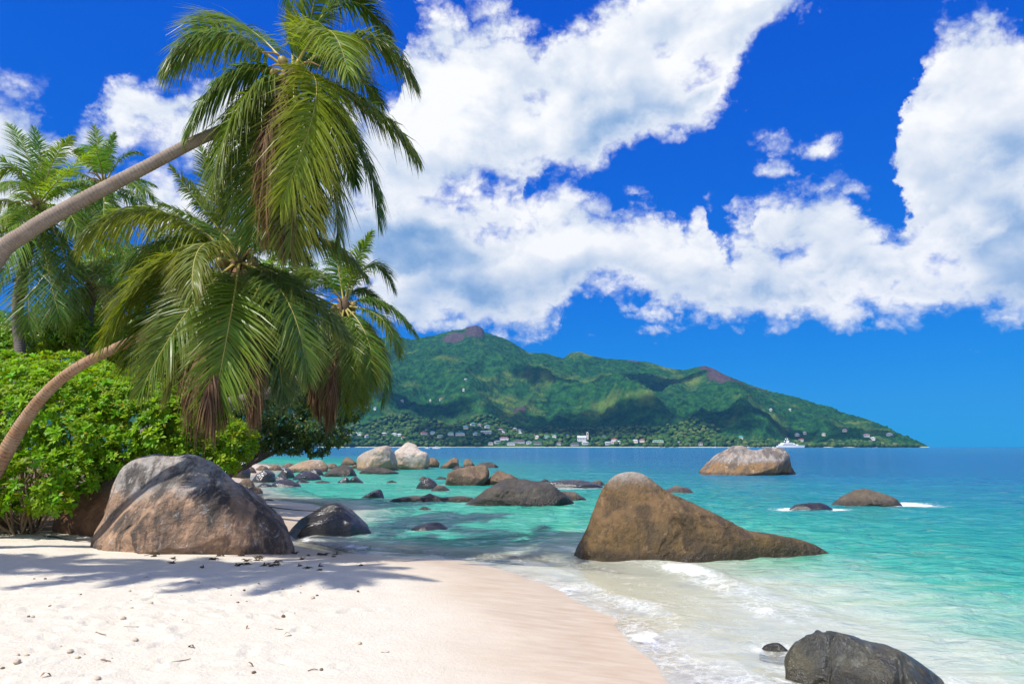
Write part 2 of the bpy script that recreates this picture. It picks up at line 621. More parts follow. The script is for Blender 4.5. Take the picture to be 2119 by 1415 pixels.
def mat_sea():
    m_, t, out = material('sea_water')
    geo = t.n('ShaderNodeNewGeometry')
    pos = geo.outputs['Position']
    dep = t.n('ShaderNodeAttribute', attribute_name='depth').outputs['Fac']
    sd = t.n('ShaderNodeAttribute', attribute_name='shore').outputs['Fac']
    foam_a = t.n('ShaderNodeAttribute', attribute_name='foam').outputs['Fac']
    pn1 = t.noise(t.v('MULTIPLY', pos, (0.6, 1.0, 1.0)), 0.35, 4, 0.6)
    pn2 = t.noise(t.v('MULTIPLY', pos, (0.25, 1.0, 1.0)), 0.10, 4, 0.6)
    pn3 = t.noise(t.v('MULTIPLY', pos, (0.5, 1.0, 1.0)), 1.7, 4, 0.65, 0.5)
    dmod = t.m('MULTIPLY', dep, t.m('ADD', -0.25, t.m('ADD', t.m('MULTIPLY', pn3, 1.3), t.m('ADD', t.m('MULTIPLY', pn1, 0.55), t.m('MULTIPLY', pn2, 0.65)))))
    body = t.ramp(t.m('DIVIDE', dmod, 6.0), [(0.0, (0.80, 0.76, 0.60)), (0.045, (0.70, 0.75, 0.56)), (0.08, (0.30, 0.58, 0.39)), (0.12, (0.05, 0.45, 0.29)),
                                          (0.20, (0.003, 0.32, 0.235)), (0.42, (0.001, 0.235, 0.27)), (0.70, (0.001, 0.165, 0.30)), (1.0, (0.001, 0.13, 0.30))])
    al = t.m('SUBTRACT', 1.0, t.m('POWER', 2.718, t.m('MULTIPLY', dep, -5.0)))
    al = t.m('MINIMUM', t.m('MAXIMUM', al, 0.05), 0.97)
    # ripples, larger ones first
    w1 = t.noise(t.v('MULTIPLY', pos, (0.55, 1.0, 1.0)), 2.6, 5, 0.62, 0.4)
    w2 = t.noise(t.v('MULTIPLY', pos, (0.6, 1.0, 1.0)), 0.45, 4, 0.6, 0.3)
    w3 = t.noise(t.v('MULTIPLY', pos, (0.5, 1.0, 1.0)), 0.05, 4, 0.6)
    calm = t.rng(dep, 0.05, 0.9, 0.10, 1.0)
    hgt = t.m('ADD', t.m('MULTIPLY', w1, 0.20), t.m('ADD', t.m('MULTIPLY', w2, 0.42), t.m('MULTIPLY', w3, 1.4)))
    bump = t.n('ShaderNodeBump', {'Height': t.m('MULTIPLY', hgt, calm), 'Strength': 0.9, 'Distance': 1.0}).outputs[0]
    bump2 = t.n('ShaderNodeBump', {'Height': t.m('MULTIPLY', hgt, calm), 'Strength': 1.0, 'Distance': 2.2}).outputs[0]
    dif = t.n('ShaderNodeBsdfDiffuse', {'Color': body, 'Normal': bump2})
    tra = t.n('ShaderNodeBsdfTransparent', {'Color': (0.93, 0.985, 0.97, 1)})
    base = t.n('ShaderNodeMixShader', {0: al, 1: tra.outputs[0], 2: dif.outputs[0]})
    fr = t.n('ShaderNodeFresnel', {'IOR': 1.33, 'Normal': bump}).outputs[0]
    fr = t.m('MULTIPLY', fr, 0.30)
    glo = t.n('ShaderNodeBsdfGlossy', {'Color': (1, 1, 1, 1), 'Roughness': 0.09, 'Normal': bump})
    wat = t.n('ShaderNodeMixShader', {0: fr, 1: base.outputs[0], 2: glo.outputs[0]})
    # foam lace
    fw = t.v('ADD', pos, t.v('SCALE', t.v('SUBTRACT', t.n('ShaderNodeTexNoise', {'Vector': pos, 'Scale': 2.2, 'Detail': 4.0}).outputs['Color'], (0.5, 0.5, 0.5)), scale=0.55))
    vor = t.n('ShaderNodeTexVoronoi', {'Vector': fw, 'Scale': 5.5, 'Detail': 2.0, 'Roughness': 0.6}, feature='DISTANCE_TO_EDGE').outputs['Distance']
    lace = t.rng(vor, 0.0, 0.09, 1.0, 0.0, True)
    fn = t.noise(pos, 3.2, 6, 0.66)
    fine = t.noise(pos, 34, 3, 0.6)
    thr = t.m('ADD', t.m('MULTIPLY', foam_a, 1.35), t.m('MULTIPLY', t.m('SUBTRACT', fn, 0.5), 1.3))
    solid = t.rng(thr, 0.62, 0.95, 0.0, 1.0, True)
    laced = t.m('MULTIPLY', lace, t.rng(thr, 0.22, 0.6, 0.0, 0.38, True))
    foam = t.m('MULTIPLY', t.m('MAXIMUM', solid, laced), t.rng(fine, 0.25, 0.6, 0.55, 1.0))
    fbump = t.n('ShaderNodeBump', {'Height': t.m('ADD', fn, t.m('MULTIPLY', fine, 0.3)), 'Strength': 0.5, 'Distance': 0.08}).outputs[0]
    fd = t.n('ShaderNodeBsdfDiffuse', {'Color': (0.80, 0.81, 0.80, 1), 'Normal': fbump})
    fin = t.n('ShaderNodeMixShader', {0: foam, 1: wat.outputs[0], 2: fd.outputs[0]})
    t.link(fin.outputs[0], out.inputs[0])
    return m_


# ------------------------------------------------------------------ rocks (positions needed for the foam, so listed first)
# name, label, outline in photo pixels, level of its foot, thickness/halfwidth, material, resolution, noise
ROCKS = []


def R(label, pts, mat, foot=None, z=0.0, thick=0.8, res=(64, 14), rough=1.0, name='boulder', group=None, tilt=0.0, pw=2.3, face=0.0):
    ROCKS.append(dict(label=label, pts=pts, mat=mat, foot=foot, z=z, thick=thick, res=res, rough=rough, name=name, group=group, tilt=tilt, pw=pw, face=face))


R('huge rounded boulder on the sand, grey above and orange brown below', [(200, 1132), (204, 1105), (222, 1055), (234, 1005), (250, 970), (275, 949), (310, 942), (338, 940), (350, 946), (365, 941), (392, 938), (422, 945), (452, 962),
   (482, 986), (512, 1016), (550, 1050), (585, 1085), (606, 1118), (607, 1134)], 'big', foot=1140, z=0.3, thick=0.55, res=(230, 70), pw=2.15)
R('massive brown boulder with pale cap and long low tail in the shallows', [(1180, 1156), (1194, 1120), (1214, 1080), (1234, 1030), (1248, 1000), (1270, 982), (1300, 973), (1330, 978), (1360, 1000), (1400, 1025), (1440, 1045), (1490, 1065),
   (1540, 1087), (1578, 1103), (1610, 1101), (1650, 1105), (1690, 1122), (1722, 1146), (1738, 1160)], 'brown', foot=1168, z=-0.05, thick=0.38, res=(240, 70), pw=2.1)
R('reddish shaded boulder tucked under the bright green shrubs', [(120, 1100), (135, 1045), (158, 1008), (200, 985), (250, 972), (300, 985), (330, 1040), (335, 1100)], 'red', foot=1100, z=0.42, thick=0.6, res=(64, 20))
R('small tan boulder at the foot of the bright green shrubs', [(-40, 1090), (-30, 1060), (0, 1048), (16, 1056), (27, 1078), (27, 1092)], 'red', foot=1090, z=0.45, res=(40, 12))
R('wet black boulder lying in water beside the huge sand boulder', [(596, 1102), (623, 1072), (667, 1047), (699, 1041), (724, 1053), (749, 1078), (766, 1098)], 'wet', foot=1112, thick=0.7, res=(100, 30))
R('low black rock awash in the pale green shallows', [(845, 1096), (868, 1086), (890, 1080), (910, 1081), (932, 1097)], 'wet', foot=1098, res=(48, 12))
R('small dark rock in shaded water near the black stones', [(746, 1031), (770, 1017), (788, 1011), (794, 1027)], 'wet', foot=1031, res=(40, 12))
R('long low humped brown rock barely above the water', [(799, 1038), (815, 1031), (832, 1027), (856, 1031), (872, 1027), (890, 1021), (912, 1028), (940, 1027), (980, 1026), (985, 1036)], 'brownwet', foot=1039, thick=0.25, res=(72, 12))
R('big dark whale backed boulder in the middle of the shallows', [(959, 1046), (985, 1030), (1020, 1004), (1046, 989), (1070, 991), (1090, 990), (1130, 997), (1158, 1014), (1186, 1036)], 'dark', foot=1047, thick=0.5, res=(150, 44))
R('low brown rock behind the tail of the whale backed boulder', [(1140, 1035), (1160, 1016), (1190, 1018), (1216, 1035)], 'brownwet', foot=1037, thick=0.7, res=(48, 14))
R('squared tan block of rock with a dark end', [(923, 1004), (925, 979), (945, 969), (985, 963), (1006, 962), (1013, 975), (1012, 990), (1002, 1005)], 'tan', foot=1005, thick=0.7, res=(72, 20), pw=3.5)
R('pointed brown rock leaning beside the squared tan block', [(1000, 1004), (1016, 985), (1030, 972), (1055, 980), (1076, 992)], 'tan', foot=1004, thick=0.6, res=(56, 16))
R('small black pyramid shaped rock in the bay', [(860, 1011), (870, 996), (885, 987), (900, 996), (909, 1011)], 'wet', foot=1012, res=(44, 12))
R('small brown rock touching the black pyramid shaped rock', [(890, 1015), (905, 1004), (920, 1005), (932, 1015)], 'brownwet', foot=1016, res=(40, 10))
R('tiny tan rock behind the black pyramid shaped rock', [(867, 994), (873, 985), (882, 987), (884, 994)], 'tan', foot=995, res=(32, 8))
R('wave washed bluish ledge with white foam on it', [(1110, 1006), (1135, 996), (1160, 992), (1195, 992), (1230, 998), (1252, 1010)], 'wet', foot=1011, thick=0.5, res=(64, 14))
R('small tan rock at the end of the wave washed ledge', [(1215, 1004), (1228, 995), (1242, 993), (1252, 1002)], 'tan', foot=1005, res=(32, 8))
R('large pale beige boulder with a slanting flat top', [(739, 972), (738, 946), (754, 935), (785, 924), (803, 921), (812, 935), (820, 955), (825, 970)], 'pale', foot=974, thick=0.8, res=(84, 24), pw=2.8)
R('rounded almost white boulder with fine cracks', [(817, 962), (818, 934), (843, 914), (860, 919), (868, 931), (885, 938), (890, 952), (885, 969)], 'white', foot=971, thick=0.9, res=(84, 24), pw=2.8)
R('small tan boulder against the almost white boulder', [(880, 966), (889, 946), (901, 948), (910, 958), (908, 966)], 'tan', foot=967, res=(40, 12))
R('dark flat rock in front of the pale beige boulder', [(742, 979), (755, 968), (768, 963), (800, 970), (828, 977)], 'dark', foot=981, thick=0.5, res=(56, 14))
R('dark domed boulder among the shore stones', [(668, 983), (690, 968), (711, 960), (728, 965), (738, 984)], 'dark', foot=986, res=(56, 16))
R('long pale grey boulder lying behind the black stones', [(592, 974), (610, 960), (640, 951), (664, 951), (679, 962), (678, 976)], 'pale', foot=977, thick=0.7, res=(64, 18))
R('pointed tan rock left of the pale beige boulder', [(705, 962), (712, 950), (718, 945), (728, 950), (738, 958)], 'tan', foot=963, res=(36, 10))
R('split brown rock with a dark upright slab', [(908, 968), (925, 956), (938, 946), (948, 948), (950, 966)], 'tan', foot=969, thick=0.7, res=(48, 14))
R('low grey rock at the foot of the split brown rock', [(935, 970), (945, 964), (958, 965), (964, 970)], 'dark', foot=971, res=(32, 8))
R('small upright tan rock in the bay', [(959, 965), (961, 951), (970, 948), (984, 964)], 'tan', foot=966, res=(40, 10))
R('low dark rock with a thin trailing end', [(980, 966), (1000, 955), (1018, 957), (1034, 968)], 'dark', foot=968, thick=0.6, res=(44, 12))
BLACK = ['big steep black stone at the landward end of the stone heap', 'upright black stone behind the middle of the stone heap', 'long black stone in front of the long pale grey boulder',
         'low broad black stone at the front of the heap touching the water', 'little black stone beside the low broad black one', 'small flat black stone between the long black stone and the water',
         'half hidden black stone wedged inside the stone heap', 'smaller of two black stones standing apart in the water', 'larger of two black stones standing apart in the water',
         'tall black stone under the drooping end of the shrubs', 'small black stone against the end of the long pale grey boulder']
for pts, ft in (([(521, 997), (530, 981), (550, 971), (566, 978), (571, 998)], 999), ([(575, 984), (590, 967), (603, 972), (611, 989)], 990), ([(605, 991), (620, 978), (640, 974), (660, 982), (664, 993)], 994),
                ([(558, 1007), (574, 993), (600, 991), (621, 1004)], 1008), ([(530, 1008), (546, 998), (563, 1004)], 1009), ([(610, 998), (625, 991), (643, 999)], 1000),
                ([(565, 992), (580, 983), (598, 992)], 994), ([(698, 998), (712, 987), (720, 988), (724, 998)], 999), ([(718, 998), (735, 984), (752, 998)], 999), ([(478, 990), (484, 962), (505, 956), (518, 975), (517, 988)], 990),
                ([(640, 976), (652, 969), (664, 972), (670, 982)], 984)):
    R(BLACK.pop(0), pts, 'wet', foot=ft, res=(44, 12), thick=0.8, group='black stones heaped at the water edge')
for pts, ft in (([(505, 1034), (514, 1024), (528, 1024), (536, 1034)], 1036), ([(540, 1040), (552, 1031), (566, 1034), (570, 1041)], 1042), ([(486, 1012), (496, 1001), (510, 1004), (514, 1014)], 1016), ([(612, 984), (622, 977), (634, 980), (638, 986)], 987),
                ([(500, 978), (512, 964), (524, 966), (530, 978)], 980), ([(528, 972), (540, 962), (552, 966), (556, 974)], 975), ([(556, 970), (566, 960), (578, 964), (584, 972)], 974), ([(584, 966), (595, 957), (606, 960), (610, 966)], 968),
                ([(508, 1018), (520, 1006), (534, 1006), (545, 1022)], 1024), ([(494, 1001), (508, 988), (522, 996), (526, 1006)], 1008), ([(540, 988), (550, 982), (560, 986), (562, 992)], 993), ([(672, 966), (684, 958), (694, 960), (700, 968)], 970),
                ([(726, 966), (735, 960), (742, 968)], 970), ([(676, 976), (684, 970), (694, 976)], 977)):
    R('tan rounded stone in the heap at the water edge', pts, 'tan', foot=ft, res=(36, 10), thick=0.9, group='tan stones heaped at the water edge')
for pts, ft in (([(799, 998), (810, 993), (823, 998)], 999), ([(866, 1054), (877, 1047), (894, 1054)], 1055), ([(901, 991), (912, 985), (925, 990)], 992), ([(1117, 996), (1128, 990), (1138, 996)], 997),
                ([(648, 999), (665, 994), (686, 999)], 1000)):
    R('little flat rock just breaking the bay surface', pts, 'brownwet', foot=ft, res=(32, 8), group='little rocks breaking the bay surface')
R('low tan rock beyond the massive brown boulder', [(1375, 1017), (1400, 1005), (1425, 1010), (1436, 1019)], 'tan', foot=1020, res=(44, 12))
R('flat topped offshore boulder, pale grey top and tan base', [(1451, 980), (1472, 957), (1488, 936), (1504, 930), (1520, 921), (1535, 920), (1548, 928), (1562, 932), (1578, 927), (1605, 925), (1616, 928), (1632, 952), (1647, 982)], 'offshore', foot=983, thick=0.6, res=(150, 44), pw=2.6)
R('grey brown wedge shaped rock with surf at its end', [(1720, 1046), (1746, 1028), (1775, 1013), (1790, 1010), (1830, 1022), (1846, 1026), (1862, 1046)], 'greyrock', foot=1047, thick=0.55, res=(84, 22))
R('dark ridge of rock with a wave spilling over it', [(1630, 1056), (1650, 1044), (1675, 1038), (1702, 1040), (1728, 1056)], 'wet', foot=1057, thick=0.5, res=(56, 14))
R('wet dark rock in the foam with a thin crack across it', [(1630, 1372), (1640, 1340), (1660, 1318), (1700, 1309), (1750, 1312), (1800, 1325), (1862, 1347), (1912, 1376), (1956, 1412), (1960, 1460)], 'shiny', foot=1440, thick=0.65, res=(200, 64), pw=2.0)
R('little dark rock poking from foam beside the cracked rock', [(1574, 1348), (1590, 1332), (1615, 1331), (1636, 1350)], 'shiny', foot=1352, res=(40, 12))


def build_rock_mesh(r):
    pts = np.array(r['pts'], float)
    foot = r['foot']
    zz = r['z']
    wpx = pts[:, 0].max() - pts[:, 0].min()
    cx = 0.5 * (pts[:, 0].max() + pts[:, 0].min())
    front = G(cx, foot, zz)
    half = wpx / 2 / FPX * front[1]
    T = half * r['thick']
    d = front[1] + r.get('setback', 0.7) * T
    # outline as world x, z on the plane through the rock's middle
    wp = np.array([P(a, b, d) for a, b in pts])
    X, Z = wp[:, 0], wp[:, 2]
    zb = min(zz, P(cx, foot, d)[2]) - 0.25 * (Z.max() - zz) - 0.15
    out = [(x, z) for x, z in zip(X, Z)]
    xl, xr = X[0], X[-1]
    k = 0.06 * (xr - xl)
    out += [(xr + k, zb), (xl - k, zb)]
    poly = np.array(out)
    c = np.array([0.5 * (xl + xr), zb + 0.42 * (Z.max() - zb)])
    if r['mat'] == 'brown':
        c = np.array([xl + 0.30 * (xr - xl), zb + 0.30 * (Z.max() - zb)])
    nth, ns = r['res']
    th = np.linspace(0, 2 * math.pi, nth, endpoint=False)
    rr = np.zeros(nth)
    for i, a in enumerate(th):
        dv = np.array([math.cos(a), math.sin(a)])
        best = 1e-3
        for k in range(len(poly)):
            p, q = poly[k] - c, poly[(k + 1) % len(poly)] - c
            e = q - p
            den = dv[0] * e[1] - dv[1] * e[0]
            if abs(den) < 1e-12:
                continue
            t = (p[0] * e[1] - p[1] * e[0]) / den
            u = (p[0] * dv[1] - p[1] * dv[0]) / den
            if t > 0 and -1e-6 <= u <= 1 + 1e-6:
                best = max(best, t)
        rr[i] = best
    kk = max(1, nth // 90)
    rs = sum(np.roll(rr, j) for j in range(-kk, kk + 1)) / (2 * kk + 1)
    pw = r['pw']
    ph = np.linspace(0, math.pi, 2 * ns + 1)[1:-1]
    s = np.abs(np.sin(ph)) ** (2 / pw)
    yy = -np.sign(np.cos(ph)) * np.abs(np.cos(ph)) ** (2 / pw) * T
    # rings: front (towards the camera) to back
    Vr = np.zeros((len(ph), nth, 3))
    Vr[:, :, 0] = c[0] + s[:, None] * rs[None] * np.cos(th)[None]
    Vr[:, :, 2] = c[1] + s[:, None] * rs[None] * np.sin(th)[None]
    Vr[:, :, 1] = d + yy[:, None]
    V = Vr.reshape(-1, 3)
    V = np.vstack([V, [c[0], d - T, c[1]], [c[0], d + T, c[1]]])
    nr = len(ph)
    I, J = np.meshgrid(np.arange(nr - 1), np.arange(nth), indexing='ij')
    J2 = (J + 1) % nth
    F = np.stack([I * nth + J, I * nth + J2, (I + 1) * nth + J2, (I + 1) * nth + J], -1).reshape(-1, 4)
    a, b = nr * nth, nr * nth + 1
    C = np.array([[a, (k + 1) % nth, k] for k in range(nth)] + [[b, (nr - 1) * nth + k, (nr - 1) * nth + (k + 1) % nth] for k in range(nth)])
    cen = np.array([c[0], d, c[1]])
    N = (V - cen) / np.array([half, T, 0.5 * (Z.max() - zb)])
    N /= np.linalg.norm(N, axis=1)[:, None] + 1e-9
    seed = cen * 3.1
    sc = 1.0 / half
    amp = half * 0.145 * r['rough']
    q = V * sc
    ridged = 0.5 - np.abs(fbm(q * 1.3 + seed, 3))
    dsp = fbm(q * 1.1 + seed, 4, 0.5) * amp * 1.1 + ridged * amp * 0.55 + fbm(q * 5 + seed, 3) * amp * 0.2 + (np.abs(fbm(q * 2.6 + seed + 5, 3)) - 0.2) * amp * 0.5
    # keep the outline where it was traced, let the faces vary more
    facing = np.abs(V[:, 1] - d) / T
    V = V + N * (dsp * (0.25 + 0.9 * facing))[:, None]
    # shallow scoops with crisp rims where flakes have spalled off, and stepped breaks
    if half > 0.7:
        srng = np.random.default_rng(int(abs(c[0] * 53 + d * 17)) + 2)
        npt = 46 if half > 1.2 else 26
        cp = V[srng.choice(len(V), npt)] + srng.normal(0, 0.1, (npt, 3)) * half
        wv_ = V + 0.18 * half * np.stack([fbm(q * 3 + seed, 2), fbm(q * 3 + seed + 9, 2), fbm(q * 3 + seed + 21, 2)], -1)
        dd = np.linalg.norm((wv_[:, None, :] - cp[None]) * np.array([1.0, 1.0, 0.8]), axis=2)
        d1 = np.sort(dd, axis=1)[:, 0] / half
        scoop = np.clip(1 - (d1 / 0.34) ** 2, 0, 1)
        lv = fbm(q * 1.5 + seed + 31, 3) * 5.0
        step = np.floor(lv) + sstep(lv - np.floor(lv), 0.70, 0.95)
        msk = 0.25 + 0.75 * np.clip(facing * 1.6, 0, 1)
        V = V - N * ((0.05 * half * scoop - 0.022 * half * step) * msk)[:, None]
    # worn flat faces where slabs have split away
    crng = np.random.default_rng(int(abs(c[0] * 97 + d * 31)) + 5)
    scl = np.array([half, T, 0.5 * (Z.max() - zb)])
    for k in range(9):
        n_ = crng.normal(size=3) * [0.8, 1.0, 0.7]
        n_[1] = -abs(n_[1]) if k < 6 else n_[1]
        n_ /= np.linalg.norm(n_)
        q = (V - cen) / scl
        dt = q @ n_
        of = crng.uniform(0.70, 0.88)
        ex = np.maximum(0, dt - of) * 0.75
        sil = np.clip(np.abs(V[:, 1] - d) / T * 2.2, 0, 1)
        V = V - (n_ * scl)[None] * (ex * sil)[:, None]
    if r['mat'] == 'shiny' and half > 0.3:
        # the crack that runs up across the rock
        q = (V - cen)
        dt = q[:, 0] * 0.86 - q[:, 2] * 0.55 + 0.10 * half * fbm(V * 4.0, 2) + 0.66 * half
        V = V - N * (0.036 * np.exp(-(dt / 0.018) ** 2))[:, None]
    base = np.array([c[0], d, max(zz - 0.3, zb)])
    return V, [F, C], base, half, T


for r in ROCKS:
    r['mesh'] = build_rock_mesh(r)

# ------------------------------------------------------------------ ground sheet
def axis_samples(parts):
    xs = []
    for a, b, n in parts:
        xs.append(np.linspace(a, b, n, endpoint=False))
    xs.append([parts[-1][1]])
    return np.concatenate(xs)


gx = axis_samples([(-1500, -120, 24), (-120, -30, 40), (-30, -9, 70), (-9, 4.5, 330), (4.5, 12, 60), (12, 40, 50), (40, 200, 40), (200, 2000, 20)])
gy = axis_samples([(-300, -20, 20), (-20, 3, 30), (3, 14.5, 290), (14.5, 30, 120), (30, 90, 80), (90, 300, 40), (300, 1600, 25)])
GX, GY = np.meshgrid(gx, gy, indexing='ij')
x, y = GX.ravel(), GY.ravel()
SD = shore_dist(x, y)
z = ground_base(x, y, SD)
near = (np.abs(x) < 30) & (y > -3) & (y < 40)
p3 = np.stack([x, y, np.zeros_like(x)], -1)
dryw = sstep(SD, 1.6, 4.5)
z[near] += 0.035 * fbm(p3[near] * 0.55, 3) * sstep(np.abs(SD[near]), 0.0, 1.5)
idx = np.where(near & (SD > 1.0) & (y < 20) & (x > -14))[0]
q = p3[idx]
z[idx] += dryw[idx] * (0.020 * fbm(q * 2.6 + 9, 3) + 0.011 * (np.abs(fbm(q * 6.0 + 4, 3)) - 0.2))
# footprints and scuffs
frng = np.random.default_rng(5)
for k in range(420):
    fx, fy = frng.uniform(-8, 0.6), frng.uniform(3.6, 10.5)
    if shore_dist(np.array([fx]), np.array([fy]))[0] < 2.6 + frng.uniform(0, 1.6):
        continue
    a = frng.uniform(0, math.pi)
    L, Wd, dp = frng.uniform(0.06, 0.16), frng.uniform(0.035, 0.07), frng.uniform(0.008, 0.028)
    i0, i1 = np.searchsorted(gx, fx - 0.5), np.searchsorted(gx, fx + 0.5)
    j0, j1 = np.searchsorted(gy, fy - 0.5), np.searchsorted(gy, fy + 0.5)
    sx, sy = GX[i0:i1, j0:j1] - fx, GY[i0:i1, j0:j1] - fy
    u = (sx * math.cos(a) + sy * math.sin(a)) / L
    v = (-sx * math.sin(a) + sy * math.cos(a)) / Wd
    r2 = u * u + v * v
    zz = -dp * np.exp(-r2 ** 2) + dp * 0.55 * np.exp(-((np.sqrt(r2) - 1.6) / 0.5) ** 2)
    ids = (np.arange(i0, i1)[:, None] * len(gy) + np.arange(j0, j1)[None]).ravel()
    z[ids] += zz.ravel()
M_SAND = mat_sand()
ground = mk('beach_ground', np.stack([x, y, z], -1), grid_faces(len(gx), len(gy)), M_SAND)
attr(ground, 'shore', SD)
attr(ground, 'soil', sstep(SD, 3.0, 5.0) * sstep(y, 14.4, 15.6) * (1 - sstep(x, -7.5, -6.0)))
tag(ground, 'pale sand beach running down under the clear water', 'beach', kind='structure')
GZ = z.reshape(GX.shape)


def sand_z(px_, py_):
    i = int(np.clip(np.searchsorted(gx, px_), 1, len(gx) - 1))
    j = int(np.clip(np.searchsorted(gy, py_), 1, len(gy) - 1))
    return float(GZ[i, j])


# ------------------------------------------------------------------ sea
rr_ = np.concatenate([np.geomspace(0.4, 3.5, 30, endpoint=False), np.geomspace(3.5, 60, 430, endpoint=False), np.geomspace(60, 9000, 150)])
tf = np.linspace(rad(-46), rad(50), 620)
to = np.concatenate([tf, np.linspace(rad(50), rad(314), 90)[1:-1]])
RR, TT = np.meshgrid(rr_, to, indexing='ij')
sx, sy = (RR * np.sin(TT)).ravel(), (RR * np.cos(TT)).ravel()
ssd = shore_dist(sx, sy)
floor_z = ground_base(sx, sy, ssd)
depth = np.maximum(0.0, -floor_z)
q = np.stack([sx * 0.75 + sy * 0.15, sy, np.zeros_like(sx)], -1)
fade = np.exp(-(RR.ravel() / 90) ** 2)
deepf = sstep(depth, 0.0, 0.45)
wz = 1.7 * fade * deepf * (0.055 * (0.35 - np.abs(fbm(q * 0.55, 2))) + 0.050 * fbm(q * 0.9 + 5, 3) + 0.020 * fbm(q * 2.6 + 2, 2))
# low breakers running in, parallel to the beach
wob_ = fbm(np.stack([sx, sy, np.zeros_like(sx)], -1) * 0.45 + 3, 3)
s_off = -ssd + wob_ * 0.9
foam = np.zeros_like(sx)
for off, wd, am, x0, x1, y0, y1 in ((2.6, 0.42, 0.10, 1.2, 9.5, 9.0, 14.0), (0.75, 0.35, 0.06, -6.5, 9, 3, 17)):
    mask = sstep(sx, x0 - 1, x0 + 1) * (1 - sstep(sx, x1 - 1.5, x1 + 1)) * sstep(sy, y0 - 1, y0 + 1) * (1 - sstep(sy, y1 - 1, y1 + 1.5))
    var = np.clip(0.55 + 1.6 * fbm(np.stack([sx, sy, np.zeros_like(sx) + off], -1) * 0.35, 2), 0, 1.3)
    e = np.exp(-((s_off - off) / wd) ** 2) * mask * var
    wz += am * e
    foam = np.maximum(foam, 0.62 * np.exp(-((s_off - off + 0.25) / (wd * 0.9)) ** 2) * mask * var)
# swash: thin water running up the slope
run = sstep(-ssd + 0.45 * wob_ + 0.35, 0.0, 0.5)
wz += 0.03 * run * (1 - sstep(-ssd, 0.6, 2.5))
lobe = fbm(np.stack([sx, sy, np.zeros_like(sx) + 2], -1) * 0.7, 3)
wz += 0.055 * lobe * (1 - sstep(np.abs(ssd), 0.4, 2.2)) * (sy < 20)
edge = np.exp(-((-ssd + 0.5 * wob_ - 0.05) / 0.42) ** 2) * (sy < 30)
var_e = np.clip(0.55 + 1.5 * fbm(np.stack([sx, sy, np.zeros_like(sx) + 7], -1) * 0.5, 3), 0.15, 1.15)
foam = np.maximum(foam, 0.56 * edge * var_e)
foam = np.maximum(foam, 0.22 * np.exp(-((-ssd + 0.6 * wob_ - 1.3) / 0.9) ** 2) * (sy < 14) * (sx > -1.5))
# collars of foam at the rocks
for r in ROCKS:
    V, F, base, half, T = r['mesh']
    if base[1] > 75 or base[1] < 5:
        continue
    u = (sx - base[0]) / (half * 1.0)
    v = (sy - base[1]) / (T * 0.95)
    rho = np.sqrt(u * u + v * v)
    m_ = np.exp(-(((rho - 1.0) * min(half, 2.2) - 0.05) / 0.22) ** 2)
    amt = 0.34 if r['mat'] != 'shiny' else 0.5
    if 'foam on it' in r['label'] or 'spilling' in r['label']:
        amt = 0.75
        m_ = np.exp(-(((rho - 1.0) * half - 0.1) / 0.5) ** 2)
    if 'surf at its end' in r['label']:
        m_ = m_ * 0.6 + 1.25 * np.exp(-(((sx - base[0] - half * 1.35) / 0.9) ** 2 + ((sy - base[1] + 0.2) / 1.2) ** 2))
        amt = 0.66
    foam = np.maximum(foam, amt * m_)
sea_z = wz + 0.0
sea = mk('sea', np.stack([sx, sy, sea_z], -1), grid_faces(len(rr_), len(to)), mat_sea())
nu, nv = len(rr_), len(to)
attr(sea, 'depth', depth)
attr(sea, 'shore', -ssd)
attr(sea, 'foam', foam)
tag(sea, 'turquoise sea deepening to blue towards the horizon', 'sea', kind='structure')


